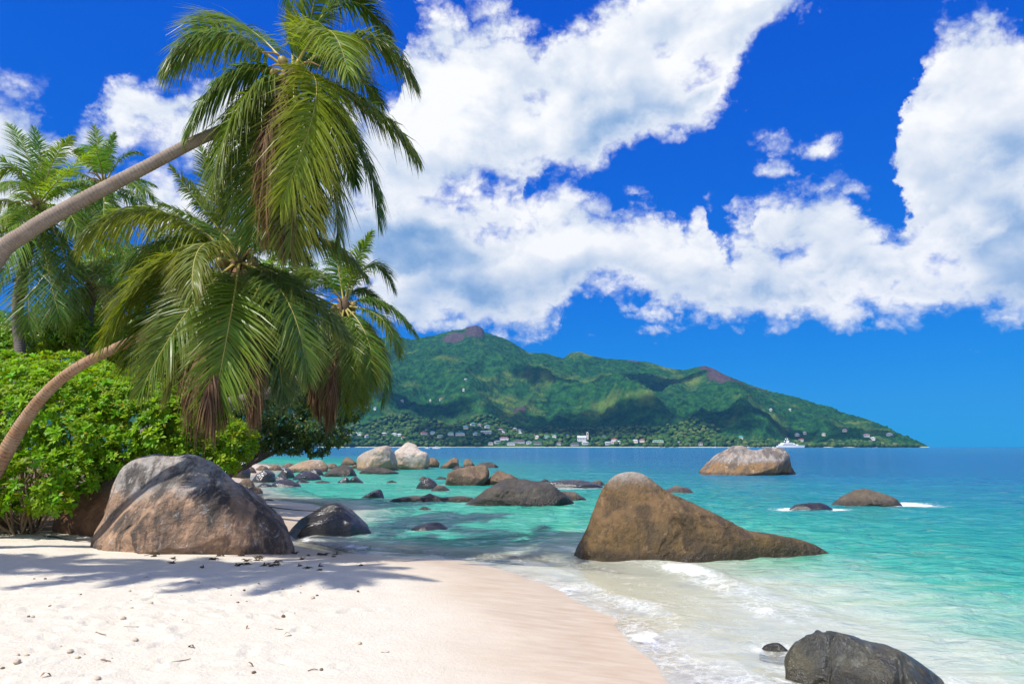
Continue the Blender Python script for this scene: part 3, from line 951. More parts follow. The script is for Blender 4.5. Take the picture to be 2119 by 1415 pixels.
# ------------------------------------------------------------------ rock materials
def mat_rock(name, top, low, zline=None, zwid=0.3, stain=(0.03, 0.03, 0.03), stain_amt=0.5, rough=0.75, wet_to=0.22, scale=1.0, cap=None, bumpy=1.0, spec=0.45):
    m_, t, out = material('rock_' + name)
    geo = t.n('ShaderNodeNewGeometry')
    pos = geo.outputs['Position']
    sp = t.n('ShaderNodeSeparateXYZ', {0: pos})
    zc = sp.outputs[2]
    n1 = t.noise(pos, 1.3 * scale, 5, 0.6, 0.3)
    n2 = t.noise(pos, 7.0 * scale, 6, 0.65)
    n3 = t.noise(pos, 60 * scale, 3, 0.7)
    colr = None
    if zline is not None:
        zz = t.m('ADD', zc, t.m('MULTIPLY', t.m('SUBTRACT', n1, 0.5), zwid * 2.2))
        f = t.rng(zz, zline - zwid * 0.5, zline + zwid * 0.5, 0, 1, True)
        colr = t.mix(f, low, top)
    else:
        colr = t.mix(t.rng(n1, 0.35, 0.65), low, top)
    # mottling of the mineral, then lichen and run-off stains
    colr = t.mix(t.m('MULTIPLY', t.rng(n2, 0.40, 0.72), 0.55), colr, tuple(c * 0.42 for c in low))
    n4 = t.noise(t.v('MULTIPLY', pos, (1.0, 1.0, 0.6)), 2.2 * scale, 7, 0.72, 0.5)
    colr = t.mix(t.m('MULTIPLY', t.rng(n4, 0.48, 0.62, 0, 1, True), 0.45), colr, tuple(min(1, c * 1.55) for c in low))
    st = t.noise(t.v('MULTIPLY', pos, (1.0, 1.0, 0.28)), 2.4 * scale, 6, 0.68)
    colr = t.mix(t.m('MULTIPLY', t.rng(st, 0.45, 0.60, 0, 1, True), stain_amt), colr, stain)
    st2 = t.noise(pos, 0.9 * scale, 6, 0.62, 0.8)
    colr = t.mix(t.m('MULTIPLY', t.rng(st2, 0.50, 0.62, 0, 1, True), stain_amt * 0.6), colr, tuple(c * 1.6 for c in stain))
    lich = t.noise(pos, 5.0 * scale, 5, 0.7, 0.6)
    colr = t.mix(t.m('MULTIPLY', t.rng(lich, 0.56, 0.70, 0, 1, True), 0.42), colr, tuple(min(1, c * 1.7 + 0.05) for c in top))
    if cap is not None:
        nz = t.n('ShaderNodeSeparateXYZ', {0: geo.outputs['Normal']}).outputs[2]
        cz = t.m('ADD', zc, t.m('MULTIPLY', t.m('SUBTRACT', n2, 0.5), 0.5))
        colr = t.mix(t.m('MULTIPLY', t.rng(cz, cap[0], cap[1], 0, 1, True), 0.85), colr, cap[2])
    colr = t.mix(t.m('MULTIPLY', t.rng(n3, 0.40, 0.75), 0.20), colr, tuple(c * 0.35 for c in low))
    wetf = t.rng(t.m('ADD', zc, t.m('MULTIPLY', t.m('SUBTRACT', n1, 0.5), 0.25)), wet_to * 0.4, wet_to, 1.0, 0.0, True)
    colr = t.mix(t.m('MULTIPLY', wetf, 0.72), colr, tuple(c * 0.22 for c in low))
    rg = t.m('MULTIPLY_ADD', wetf, -(rough - 0.28), rough)
    n5 = t.noise(pos, 20 * scale, 4, 0.7)
    hg = t.m('ADD', t.m('ADD', t.m('MULTIPLY', n2, 0.20), t.m('MULTIPLY', n5, 0.05)), t.m('ADD', t.m('MULTIPLY', n3, 0.012), t.m('MULTIPLY', st, 0.06)))
    crk = t.n('ShaderNodeTexVoronoi', {'Vector': t.v('ADD', pos, t.v('SCALE', t.n('ShaderNodeTexNoise', {'Vector': pos, 'Scale': 2.0 * scale, 'Detail': 4.0}).outputs['Color'], scale=0.6)), 'Scale': 0.9 * scale},
              feature='DISTANCE_TO_EDGE').outputs['Distance']
    hg = t.m('ADD', hg, t.m('MULTIPLY', t.m('MULTIPLY', t.rng(crk, 0.0, 0.02, 0.0, 1.0), t.rng(n1, 0.52, 0.6)), 0.018))
    bump = t.n('ShaderNodeBump', {'Height': hg, 'Strength': 0.65 * bumpy, 'Distance': 1.0}).outputs[0]
    b = t.n('ShaderNodeBsdfPrincipled', {'Base Color': colr, 'Roughness': rg, 'Normal': bump, 'Specular IOR Level': spec})
    t.link(b.outputs[0], out.inputs[0])
    return m_


RM = {
    'big': mat_rock('grey_over_orange', (0.43, 0.405, 0.38), (0.40, 0.25, 0.155), zline=1.22, zwid=0.42, stain_amt=0.85, wet_to=0.05),
    'brown': mat_rock('brown_pale_cap', (0.20, 0.118, 0.05), (0.14, 0.086, 0.03), zline=0.7, zwid=0.7, stain_amt=0.72, stain=(0.045, 0.032, 0.018), cap=(1.32, 1.85, (0.50, 0.46, 0.42)), wet_to=0.28),
    'red': mat_rock('red_brown', (0.20, 0.17, 0.15), (0.25, 0.125, 0.06), zline=1.25, zwid=0.3, stain_amt=0.2, wet_to=0.05),
    'wet': mat_rock('wet_black', (0.035, 0.034, 0.036), (0.045, 0.036, 0.030), stain_amt=0.5, stain=(0.012, 0.012, 0.014), rough=0.18, wet_to=0.3, bumpy=0.5, spec=0.9),
    'brownwet': mat_rock('damp_brown', (0.17, 0.125, 0.085), (0.10, 0.075, 0.05), stain_amt=0.4, rough=0.5, wet_to=0.3),
    'dark': mat_rock('dark_grey', (0.115, 0.095, 0.075), (0.06, 0.048, 0.036), stain_amt=0.6, rough=0.6, wet_to=0.4, scale=0.7),
    'tan': mat_rock('tan', (0.23, 0.165, 0.11), (0.19, 0.12, 0.065), stain_amt=0.6, stain=(0.07, 0.05, 0.04), rough=0.75, wet_to=0.35, scale=0.7),
    'pale': mat_rock('pale_beige', (0.44, 0.37, 0.31), (0.33, 0.22, 0.13), zline=0.9, zwid=0.8, stain_amt=0.25, stain=(0.16, 0.13, 0.11), wet_to=0.4, scale=0.5),
    'white': mat_rock('almost_white', (0.56, 0.49, 0.42), (0.42, 0.29, 0.18), zline=0.7, zwid=0.8, stain_amt=0.2, stain=(0.22, 0.18, 0.15), wet_to=0.35, scale=0.5),
    'offshore': mat_rock('grey_over_tan', (0.40, 0.36, 0.33), (0.27, 0.155, 0.065), zline=1.05, zwid=0.5, stain_amt=0.85, stain=(0.09, 0.08, 0.075), wet_to=0.28, scale=0.6),
    'greyrock': mat_rock('grey_brown', (0.17, 0.14, 0.10), (0.12, 0.09, 0.055), stain_amt=0.4, stain=(0.06, 0.05, 0.04), wet_to=0.3, scale=0.8),
    'shiny': mat_rock('glossy_dark', (0.085, 0.085, 0.06), (0.065, 0.055, 0.028), stain_amt=0.6, stain=(0.02, 0.024, 0.026), rough=0.30, wet_to=0.2, bumpy=0.7, spec=0.5),
}
for r in ROCKS:
    V, F, base, half, T = r['mesh']
    o = mk(r['name'], V - base, F, RM[r['mat']])
    o.location = tuple(base)
    tag(o, r['label'], 'rock', r['group'])

# ------------------------------------------------------------------ far mountain
RIDGE = [(-900, 640), (-500, 610), (-200, 625), (0, 641), (60, 655), (150, 662), (300, 660), (450, 668), (600, 680), (700, 690), (790, 699), (815, 694), (850, 703), (900, 694), (935, 684), (958, 682), (966, 677), (985, 673), (997, 678), (1003, 688), (1030, 696), (1052, 704),
         (1095, 730), (1130, 731), (1165, 742), (1180, 730), (1200, 728), (1220, 735), (1250, 742), (1300, 745), (1345, 750), (1380, 762), (1415, 766), (1440, 760), (1458, 757), (1475, 762), (1500, 776), (1550, 796),
         (1600, 812), (1650, 822), (1690, 836), (1722, 842), (1740, 853), (1790, 866), (1835, 884), (1870, 903), (1900, 913), (1917, 921), (1925, 926)]
rpx = np.array([a for a, b in RIDGE], float)
rpy = np.array([b for a, b in RIDGE], float)
mcols = np.concatenate([np.linspace(-900, 690, 150, endpoint=False), np.linspace(690, 1925, 640)])
mt = np.concatenate([np.linspace(0, 1, 250), 1 + np.linspace(0.02, 0.6, 20)])
maz, mel = [], []
for c in mcols:
    a, e = azel(c, float(np.interp(c, rpx, rpy)))
    maz.append(a); mel.append(e)
maz, mel = np.array(maz), np.array(mel)
R0 = np.interp(mcols, [-900, 600, 900, 1200, 1500, 1700, 1925], [1900, 2100, 2250, 2250, 2200, 2350, 2600])
R1 = np.interp(mcols, [-900, 600, 1000, 1500, 1750, 1925], [3400, 3600, 3700, 3500, 3200, 2720])
A2, T2 = np.meshgrid(maz, mt, indexing='ij')
C2 = np.broadcast_to(mcols[:, None], A2.shape)
Rd = R0[:, None] + (R1 - R0)[:, None] * T2
Hc = np.tan(mel)[:, None] * R1[:, None] + CAMZ
Hc = np.maximum(Hc, -1.0)
tt = np.clip(T2, 0, 1)
prof = 0.05 * sstep(tt, 0, 0.06) + 0.95 * np.clip((tt - 0.10) / 0.9, 0, 1) ** 1.12
prof = np.where(T2 > 1, np.maximum(0, 1 - (T2 - 1) * 1.4), prof)
kern = np.exp(-np.linspace(-2, 2, 61) ** 2)
hp = np.pad(Hc[:, 0], 30, mode='edge')
Hs = np.convolve(hp, kern / kern.sum(), mode='valid')[:, None]
bl_ = sstep(tt, 0.72, 1.0)
h = (np.minimum(Hs, Hc * 1.15 + 4) * (1 - bl_) + Hc * bl_) * prof
mx, my = Rd * np.sin(A2), Rd * np.cos(A2)
bell = (4 * tt * (1 - tt)) * (T2 < 1) * np.clip(Hc / 260, 0, 1)
sp1 = np.stack([C2 / 170 + tt * -1.1, tt * 0.9, np.zeros_like(C2)], -1).reshape(-1, 3)
rid = (0.42 - np.abs(fbm(sp1 + 3.3, 4, 0.5)).reshape(C2.shape) * 2.0)
h = h + bell * 95 * rid
# named spurs that run down towards the bay: (photo column at top, at foot), height, width in columns
for c0, t0, c1, t1, hh, wd in ((1075, .62, 1420, .14, 62, 55), (1270, .55, 1330, .22, 60, 45), (860, .62, 800, .2, 50, 60), (930, .5, 1010, .16, 55, 45), (1700, .55, 1780, .1, 35, 40), (1490, .8, 1560, .2, 55, 45), (740, .30, 860, .12, 38, 55)):
    cc = c0 + (c1 - c0) * np.clip((t0 - tt) / (t0 - t1), 0, 1)
    wv = sstep(tt, t1 - 0.1, t1 + 0.08) * (1 - sstep(tt, t0 - 0.02, t0 + 0.22))
    h = h + hh * wv * np.exp(-((C2 - cc) / wd) ** 2)
# keep every slope below its own skyline
cap_h = np.tan(mel)[:, None] * Rd * 0.985 + CAMZ
h = np.where((T2 < 0.985) & (h > cap_h), cap_h - 0.25 * np.minimum(h - cap_h, 60), h)
rockm = np.zeros_like(h)
for c, ty, rx, ry, in ((940, .90, 26, .07), (982, .95, 22, .10), (1478, .93, 34, .16), (1500, .74, 42, .17), (1540, .90, 50, .05), (1075, .30, 15, .03), (1690, .62, 14, .04), (1310, .98, 16, .02)):
    rockm = np.maximum(rockm, np.exp(-(((C2 - c) / rx) ** 2 + ((T2 - ty) / ry) ** 2) ** 2))
for c, ty, rx, ry, hh in ((940, .93, 26, .08, 18), (982, .97, 20, .10, 26)):
    pass
p3 = np.stack([mx, my, np.zeros_like(mx)], -1).reshape(-1, 3)
can = (np.abs(fbm(p3 / 26.0, 2)).reshape(h.shape) * 1.6 + 0.5 * pn(p3 / 9.0 + 5).reshape(h.shape))
h = h + can * 10.0 * sstep(h, 3, 25) * (1 - rockm) * np.where(T2 > 0.97, 0.45, 1)
h = np.where(T2 < 0.004, -2.0, h)
rockm = np.clip(rockm + 0.0, 0, 1)
mm, t, out = material('forest_hillside')
geo = t.n('ShaderNodeNewGeometry')
pos = geo.outputs['Position']
k1 = t.noise(pos, 0.0042, 5, 0.6)
k2 = t.noise(pos, 0.03, 6, 0.7)
k3 = t.noise(pos, 0.10, 3, 0.7)
gcol = t.ramp(k2, [(0.30, (0.004, 0.022, 0.012)), (0.46, (0.010, 0.062, 0.022)), (0.60, (0.028, 0.115, 0.024)), (0.78, (0.085, 0.175, 0.028))])
lawn = t.mix(t.rng(k3, 0.3, 0.7), (0.10, 0.19, 0.030), (0.21, 0.24, 0.055))
gcol = t.mix(t.m('MULTIPLY', t.rng(k1, 0.52, 0.70, 0, 1, True), 0.75), gcol, lawn)
ra = t.n('ShaderNodeAttribute', attribute_name='rock').outputs['Fac']
rn = t.m('ADD', ra, t.m('MULTIPLY', t.m('SUBTRACT', k2, 0.5), 1.3))
strk = t.noise(t.v('MULTIPLY', pos, (1.0, 1.0, 0.15)), 0.06, 5, 0.7)
rcol = t.mix(t.rng(strk, 0.3, 0.7), (0.035, 0.028, 0.036), (0.13, 0.095, 0.095))
gcol = t.mix(t.rng(rn, 0.45, 0.62, 0, 1, True), gcol, rcol)
hz = t.n('ShaderNodeSeparateXYZ', {0: pos}).outputs[2]
gcol = t.mix(t.rng(hz, 1.2, 2.6, 1.0, 0.0), gcol, (0.62, 0.57, 0.48))
bh = t.m('ADD', t.m('MULTIPLY', k2, 14.0), t.m('MULTIPLY', k3, 7.0))
bmp = t.n('ShaderNodeBump', {'Height': bh, 'Strength': 1.0, 'Distance': 1.0}).outputs[0]
bs = t.n('ShaderNodeBsdfPrincipled', {'Base Color': gcol, 'Roughness': 0.9, 'Specular IOR Level': 0.1, 'Normal': bmp})
t.link(bs.outputs[0], out.inputs[0])
MV = np.stack([mx, my, h], -1).reshape(-1, 3)
hill = mk('mountain', MV, grid_faces(len(mcols), len(mt)), mm)
attr(hill, 'rock', rockm.ravel())
tag(hill, 'forested green mountain with a rocky peak across the bay', 'mountain', kind='structure')
HGT = h
MPY = H0 / 2 - FPX * np.tan(np.arctan2(h - CAMZ, Rd) - PITCH)   # close to the photo row, near enough for the slope


def on_hill(px, py):
    """the lowest slope point of the mountain seen at that photo position"""
    i = int(np.argmin(np.abs(mcols - px)))
    row = MPY[i]
    j = 2
    for j in range(2, 245):
        if row[j] <= py:
            break
    dd = Rd[i, j]
    return np.array([dd * math.sin(maz[i]), dd * math.cos(maz[i]), h[i, j]]), dd


# ------------------------------------------------------------------ clouds high over the bay, shading parts of the mountain
m_, t, out = material('cloud_white')
cb = t.n('ShaderNodeBsdfDiffuse', {'Color': (0.85, 0.86, 0.88, 1)})
ct = t.n('ShaderNodeBsdfTranslucent', {'Color': (0.8, 0.83, 0.88, 1)})
cm = t.n('ShaderNodeMixShader', {0: 0.35, 1: cb.outputs[0], 2: ct.outputs[0]})
thin = t.n('ShaderNodeMixShader', {0: 0.5, 1: cm.outputs[0], 2: t.n('ShaderNodeBsdfTransparent').outputs[0]})
t.link(thin.outputs[0], out.inputs[0])


def overhead_cloud(label, px, py, size, seed):
    tgt, _ = on_hill(px, py)
    c = tgt - SUN_DIR * ((2500 - tgt[2]) / -SUN_DIR[2])
    rng = np.random.default_rng(seed)
    n = 14
    off = rng.normal(0, 0.34, (n, 3)) * np.array([size[0], size[1], 40])
    off[:, 2] = np.abs(off[:, 2])
    sz = rng.uniform(0.25, 0.5, n) * min(size)
    parts = []
    for k in range(n):
        v = I3v * np.array([1.25, 1.0, 0.6]) * sz[k] + off[k]
        v = v + I3v * (fbm((v + c) / 60.0, 4) * 60)[:, None]
        v[:, 2] = np.maximum(v[:, 2], -30 + 6 * pn(v / 50))
        parts.append((v, [I3f]))
    V, F = join(parts)
    o = mk('cloud', V, F, m_)
    o.location = tuple(c)
    tag(o, label, 'cloud')


overhead_cloud('broad cumulus cloud high over the middle of the bay', 1240, 880, (560, 240), 1)
overhead_cloud('long cumulus cloud high over the beach end of the bay', 860, 842, (460, 150), 2)
overhead_cloud('ragged cumulus cloud high over the far headland', 1500, 868, (420, 190), 3)
overhead_cloud('small cumulus cloud high over the rocky peak', 1120, 768, (240, 140), 4)
overhead_cloud('cumulus cloud high over the far ridge beside the headland', 1380, 800, (240, 140), 5)

# ------------------------------------------------------------------ plain materials
def mat_plain(name, c, rough=0.6, var=0.15, scale=8.0, spec=0.4, metal=0.0):
    m_, t, out = material(name)
    tcn = t.n('ShaderNodeTexCoord')
    nn = t.noise(tcn.outputs['Object'], scale, 4, 0.6)
    cc = t.mix(nn, tuple(x * (1 - var) for x in c), tuple(min(1, x * (1 + var)) for x in c))
    b = t.n('ShaderNodeBsdfPrincipled', {'Base Color': cc, 'Roughness': rough, 'Specular IOR Level': spec, 'Metallic': metal})
    t.link(b.outputs[0], out.inputs[0])
    return m_


def box(x0, x1, y0, y1, z0, z1):
    V = np.array([[x, y, z] for x in (x0, x1) for y in (y0, y1) for z in (z0, z1)], float)
    F = np.array([[0, 1, 3, 2], [4, 6, 7, 5], [0, 4, 5, 1], [2, 3, 7, 6], [0, 2, 6, 4], [1, 5, 7, 3]])
    return V, [F]


MW = {'white': mat_plain('white_render', (0.62, 0.61, 0.57), 0.8, 0.05, 0.3), 'cream': mat_plain('cream_render', (0.66, 0.58, 0.44), 0.8, 0.05, 0.3), 'grey': mat_plain('grey_render', (0.35, 0.35, 0.36), 0.8, 0.1, 0.3)}
MR = {'red': mat_plain('red_roof_sheet', (0.42, 0.07, 0.07), 0.5, 0.15, 0.5), 'teal': mat_plain('teal_roof_sheet', (0.08, 0.36, 0.36), 0.5, 0.15, 0.5), 'green': mat_plain('green_roof_sheet', (0.16, 0.36, 0.20), 0.5, 0.15, 0.5),
      'white': mat_plain('white_roof_sheet', (0.58, 0.60, 0.62), 0.5, 0.08, 0.5), 'grey': mat_plain('grey_roof_sheet', (0.26, 0.28, 0.32), 0.6, 0.12, 0.5), 'dark': mat_plain('dark_thatch_roof', (0.09, 0.075, 0.065), 0.9, 0.2, 0.5),
      'blue': mat_plain('blue_roof_sheet', (0.10, 0.30, 0.58), 0.5, 0.12, 0.5), 'pink': mat_plain('faded_pink_roof_sheet', (0.52, 0.24, 0.25), 0.5, 0.12, 0.5)}
M_WIN = mat_plain('dark_window_glass', (0.03, 0.04, 0.05), 0.15, 0.1, 1.0)

HOUSES = [(731, 904, 'white', 12), (742, 900, 'white', 14), (752, 902, 'green', 11), (765, 905, 'pink', 9), (800, 902, 'white', 13), (809, 899, 'grey', 11), (822, 901, 'white', 14), (832, 902, 'white', 12), (839, 908, 'red', 10), (881, 898, 'red', 17),
          (898, 897, 'teal', 14), (888, 893, 'white', 10), (915, 907, 'green', 15), (936, 900, 'green', 16), (955, 902, 'blue', 26), (966, 886, 'blue', 14), (980, 882, 'teal', 13), (993, 881, 'pink', 10), (1009, 886, 'teal', 14), (986, 899, 'teal', 12),
          (1007, 896, 'white', 34), (1036, 893, 'pink', 14), (1041, 897, 'white', 10), (1065, 891, 'white', 11), (1074, 893, 'grey', 14), (1077, 900, 'white', 11), (1044, 910, 'red', 24), (1031, 917, 'grey', 18), (1017, 919, 'grey', 14), (1058, 920, 'grey', 22),
          (1075, 917, 'dark', 30), (1094, 918, 'grey', 15), (1111, 919, 'dark', 22), (1104, 905, 'pink', 10), (1112, 906, 'white', 12), (1129, 906, 'green', 18), (1146, 905, 'teal', 11), (1172, 905, 'blue', 11), (1156, 921, 'dark', 13), (1187, 921, 'dark', 22),
          (1208, 919, 'white', 17), (1247, 906, 'green', 11), (1267, 912, 'red', 14), (1254, 920, 'white', 17), (1263, 918, 'pink', 12), (1276, 918, 'white', 10), (1310, 917, 'white', 14), (1323, 914, 'red', 13), (1356, 915, 'green', 30), (1400, 918, 'grey', 10),
          (834, 833, 'white', 11), (915, 829, 'pink', 11), (961, 812, 'white', 9), (964, 788, 'white', 12), (893, 832, 'white', 8), (755, 847, 'pink', 13), (768, 843, 'white', 10), (780, 850, 'grey', 11),
          (1527, 909, 'teal', 13), (1644, 903, 'white', 11), (1660, 902, 'white', 9), (1790, 906, 'pink', 14), (1804, 911, 'white', 13), (1840, 904, 'white', 16), (1653, 913, 'red', 14), (1592, 854, 'white', 11), (1634, 855, 'white', 9), (1444, 921, 'dark', 12), (1700, 902, 'grey', 10), (1745, 896, 'pink', 10)]
ROOFWORD = {'red': 'red', 'teal': 'teal', 'green': 'green', 'white': 'white', 'grey': 'grey', 'dark': 'dark', 'blue': 'blue', 'pink': 'faded pink'}
hr = random.Random(4)
houses_at = []
for px, py, rf, wd in HOUSES:
    wd = wd * (1.2 if py > 870 else 0.85)
    p, dd = on_hill(px, py)
    p = p + np.array([0, 0, -1.0])
    houses_at.append((p[0], p[1], wd))
    a = math.atan2(p[0], p[1])
    yaw = -a + hr.uniform(-0.5, 0.5)
    high = py < 870
    where = 'high on the forested far slope' if high else ('by the far beach' if py > 914 else 'among trees above the far beach')
    size = 'long' if wd > 20 else 'small'
    root = empty('house', p, f'{size} house with a {ROOFWORD[rf]} roof {where}', 'house', f'{size} {ROOFWORD[rf]} roofed houses {where}')
    wl = MW['grey'] if rf == 'dark' else (MW['cream'] if hr.random() < 0.25 else MW['white'])
    hw, hd, hh = wd / 2, min(wd, 14) / 2 * 0.8, 6.0 if wd < 20 else 5.5
    rz = Matrix.Rotation(yaw, 3, 'Z')
    rot = np.array(rz)
    V, F = box(-hw, hw, -hd, hd, -3, hh)
    mk('wall', V @ rot.T + p, F, wl, root, smooth=False)
    rh = 2.6 if rf != 'dark' else 4.5
    e = 0.9
    hip = hd * 0.8
    V = np.array([[-hw - e, -hd - e, hh - .2], [hw + e, -hd - e, hh - .2], [hw + e, hd + e, hh - .2], [-hw - e, hd + e, hh - .2], [-hw + hip, 0, hh + rh], [hw - hip, 0, hh + rh]])
    mk('roof', V @ rot.T + p, [[0, 1, 5, 4], [1, 2, 5], [2, 3, 4, 5], [3, 0, 4], [3, 2, 1, 0]], MR[rf], root, smooth=False)
    nw = max(2, int(wd / 5))
    for k in range(nw):
        xx = -hw + (k + 0.5) * wd / nw
        V, F = box(xx - 0.9, xx + 0.9, -hd - 0.06, -hd + 0.1, 2.0, 4.4)
        mk('window', V @ rot.T + p, F, M_WIN, root, smooth=False)

# church with a square tower
p, dd = on_hill(1203, 912)
root = empty('church', p, 'cream church with a square bell tower above the far beach', 'church')
rot = np.array(Matrix.Rotation(-math.atan2(p[0], p[1]) + 0.15, 3, 'Z'))
V, F = box(-16, 12, -7, 7, -4, 9)
mk('nave', V @ rot.T + p, F, MW['white'], root, smooth=False)
V = np.array([[-17, -8, 8.9], [13, -8, 8.9], [13, 8, 8.9], [-17, 8, 8.9], [-17, 0, 16], [13, 0, 16]], float)
mk('roof', V @ rot.T + p, [[0, 1, 5, 4], [2, 3, 4, 5], [1, 2, 5], [3, 0, 4], [3, 2, 1, 0]], MR['white'], root, smooth=False)
V, F = box(14, 20.5, -3.2, 3.2, -4, 26)
tw = mk('tower', V @ rot.T + p, F, MW['cream'], root, smooth=False)
V = np.array([[13.6, -3.6, 26], [20.9, -3.6, 26], [20.9, 3.6, 26], [13.6, 3.6, 26], [17.2, 0, 29]])
mk('tower_roof', V @ rot.T + p, [[0, 1, 4], [1, 2, 4], [2, 3, 4], [3, 0, 4], [3, 2, 1, 0]], MW['white'], root, smooth=False)
V, F = box(16, 18.4, -3.32, -3.0, 19, 23.5)
mk('belfry_opening', V @ rot.T + p, F, M_WIN, root, smooth=False)
for k in range(5):
    V, F = box(-14 + k * 5.2, -12.2 + k * 5.2, -7.1, -6.8, 2.5, 6.8)
    mk('window', V @ rot.T + p, F, M_WIN, root, smooth=False)

# the wood on the far shore: one mass of tree crowns
trng = np.random.default_rng(21)
pos_, sc_ = [], []
for k in range(5200):
    px = trng.uniform(640, 1480) if k < 4400 else trng.uniform(1480, 1900)
    i = int(np.argmin(np.abs(mcols - px)))
    tj = trng.uniform(0.012, 0.16) if px < 1480 else trng.uniform(0.008, 0.05)
    j = int(tj * 249)
    j = max(j, 3)
    dd = Rd[i, j] + trng.uniform(-6, 6)
    q_ = np.array([dd * math.sin(maz[i]), dd * math.cos(maz[i]), h[i, j]])
    if any((q_[0] - a) ** 2 + (q_[1] - b) ** 2 < (wd * 0.6 + 4) ** 2 or (abs(q_[0] - a) < wd * 0.55 and 0 < b - q_[1] < 26) for a, b, wd in houses_at):
        continue
    s = trng.uniform(2.6, 7.0) * (1.25 if trng.random() < 0.2 else 1)
    pos_.append(q_ + [0, 0, s * 0.75])
    sc_.append(s)
pos_, sc_ = np.array(pos_), np.array(sc_)
V, F = scatter(I1v, I1f, pos_, rand_rot(len(pos_), trng), sc_)
cen = np.repeat(pos_, len(I1v), 0)
dv = V - cen
V = cen + dv * (1 + 0.35 * fbm(V / 3.2, 2) + 0.25 * pn(V / 1.4))[:, None] * np.array([1.15, 1.15, 0.9])
m_, t, out = material('far_tree_crowns')
geo = t.n('ShaderNodeNewGeometry')
rnd = t.n('ShaderNodeAttribute', attribute_name='shade').outputs['Fac']
n_ = t.noise(geo.outputs['Position'], 0.35, 4, 0.7)
cc = t.ramp(rnd, [(0.0, (0.018, 0.055, 0.018)), (0.4, (0.035, 0.095, 0.022)), (0.75, (0.075, 0.14, 0.03)), (1.0, (0.14, 0.17, 0.055))])
cc = t.mix(t.m('MULTIPLY', t.rng(n_, 0.4, 0.7), 0.6), cc, (0.012, 0.04, 0.012))
b = t.n('ShaderNodeBsdfPrincipled', {'Base Color': cc, 'Roughness': 0.9, 'Specular IOR Level': 0.1,
                                     'Normal': t.n('ShaderNodeBump', {'Height': t.m('MULTIPLY', n_, 4.0), 'Strength': 1.0}).outputs[0]})
t.link(b.outputs[0], out.inputs[0])
wood = mk('shore_wood', V, F, m_)
attr(wood, 'shade', np.repeat(trng.random(len(pos_)), len(I1v)))
tag(wood, 'belt of trees along the far shore and through the town', 'wood', kind='stuff')

# ------------------------------------------------------------------ boats
M_HULL = mat_plain('white_hull_paint', (0.80, 0.80, 0.80), 0.3, 0.03, 1.0, 0.5)
M_NAVY = mat_plain('blue_hull_paint', (0.04, 0.12, 0.28), 0.3, 0.05, 1.0, 0.5)


def hull(L, Bm, H, draft=1.0, ns=20):
    """a boat hull along x, bow at +x"""
    xs = np.linspace(-L / 2, L / 2, ns)
    V = []
    for x_ in xs:
        u = (x_ + L / 2) / L
        wdt = Bm / 2 * (1 - max(0, (u - 0.55) / 0.45) ** 2.2)
        sheer = H * (1 + 0.28 * max(0, u - 0.4) ** 1.3)
        rake = max(0, u - 0.8) * L * 0.25
        V += [[x_ + rake, -wdt, sheer], [x_ + rake * 0.4, -wdt * 0.9, 0.25 * H], [x_, -wdt * 0.45, -draft], [x_, wdt * 0.45, -draft], [x_ + rake * 0.4, wdt * 0.9, 0.25 * H], [x_ + rake, wdt, sheer]]
    V = np.array(V)
    F = []
    for i in range(ns - 1):
        for k in range(6):
            F.append([i * 6 + k, i * 6 + (k + 1) % 6, (i + 1) * 6 + (k + 1) % 6, (i + 1) * 6 + k])
    F.append([5, 4, 3, 2, 1, 0])
    e = (ns - 1) * 6
    F.append([e + k for k in range(6)])
    return V, F


def slab(x0, x1, wd, z0, z1, rake=1.5):
    V = np.array([[x0, -wd, z0], [x1, -wd, z0], [x1, wd, z0], [x0, wd, z0], [x0 + rake * .5, -wd * .93, z1], [x1 - rake * 2, -wd * .93, z1], [x1 - rake * 2, wd * .93, z1], [x0 + rake * .5, wd * .93, z1]], float)
    return V, [np.array([[0, 3, 2, 1], [4, 5, 6, 7], [0, 1, 5, 4], [1, 2, 6, 5], [2, 3, 7, 6], [3, 0, 4, 7]])]


pc = P(1636, 926, 1450)
pc[2] = 0
root = empty('motor_yacht', pc, 'large white motor yacht with radar domes anchored in the bay', 'yacht')
V, F = hull(56, 10, 4.6, 1.5)
mk('hull', V + pc, F, M_HULL, root, smooth=False)
for nm, a, b_, wd, z0, z1, mt_ in (('main_deck', -24, 16, 4.4, 4.5, 7.2, M_HULL), ('window_band', -18, 10, 4.46, 5.2, 6.5, M_WIN), ('upper_deck', -20, 9, 4.0, 7.2, 9.7, M_HULL), ('window_band', -15, 5, 4.06, 7.9, 9.2, M_WIN), ('sun_deck', -19, 4, 3.6, 9.7, 10.5, M_HULL), ('radar_mast', -8, -3.5, 1.4, 10.5, 16, M_HULL)):
    V, F = slab(a, b_, wd, z0, z1, 1.0 if nm != 'window_band' else 0.6)
    mk(nm, V + pc, F, mt_, root, smooth=False)
for dx_, dz_ in ((-9.5, 18.0), (-5.2, 18.2), (-12.0, 13.5), (-3.0, 14.0)):
    mk('radar_dome', I1v * 1.35 + pc + [dx_, 0, dz_], I1f, M_HULL, root)
V, F = tube([pc + [-7, 0, 15], pc + [-7, 0, 23]], [0.25, 0.08], 6)
mk('aerial', V, F, M_HULL, root)
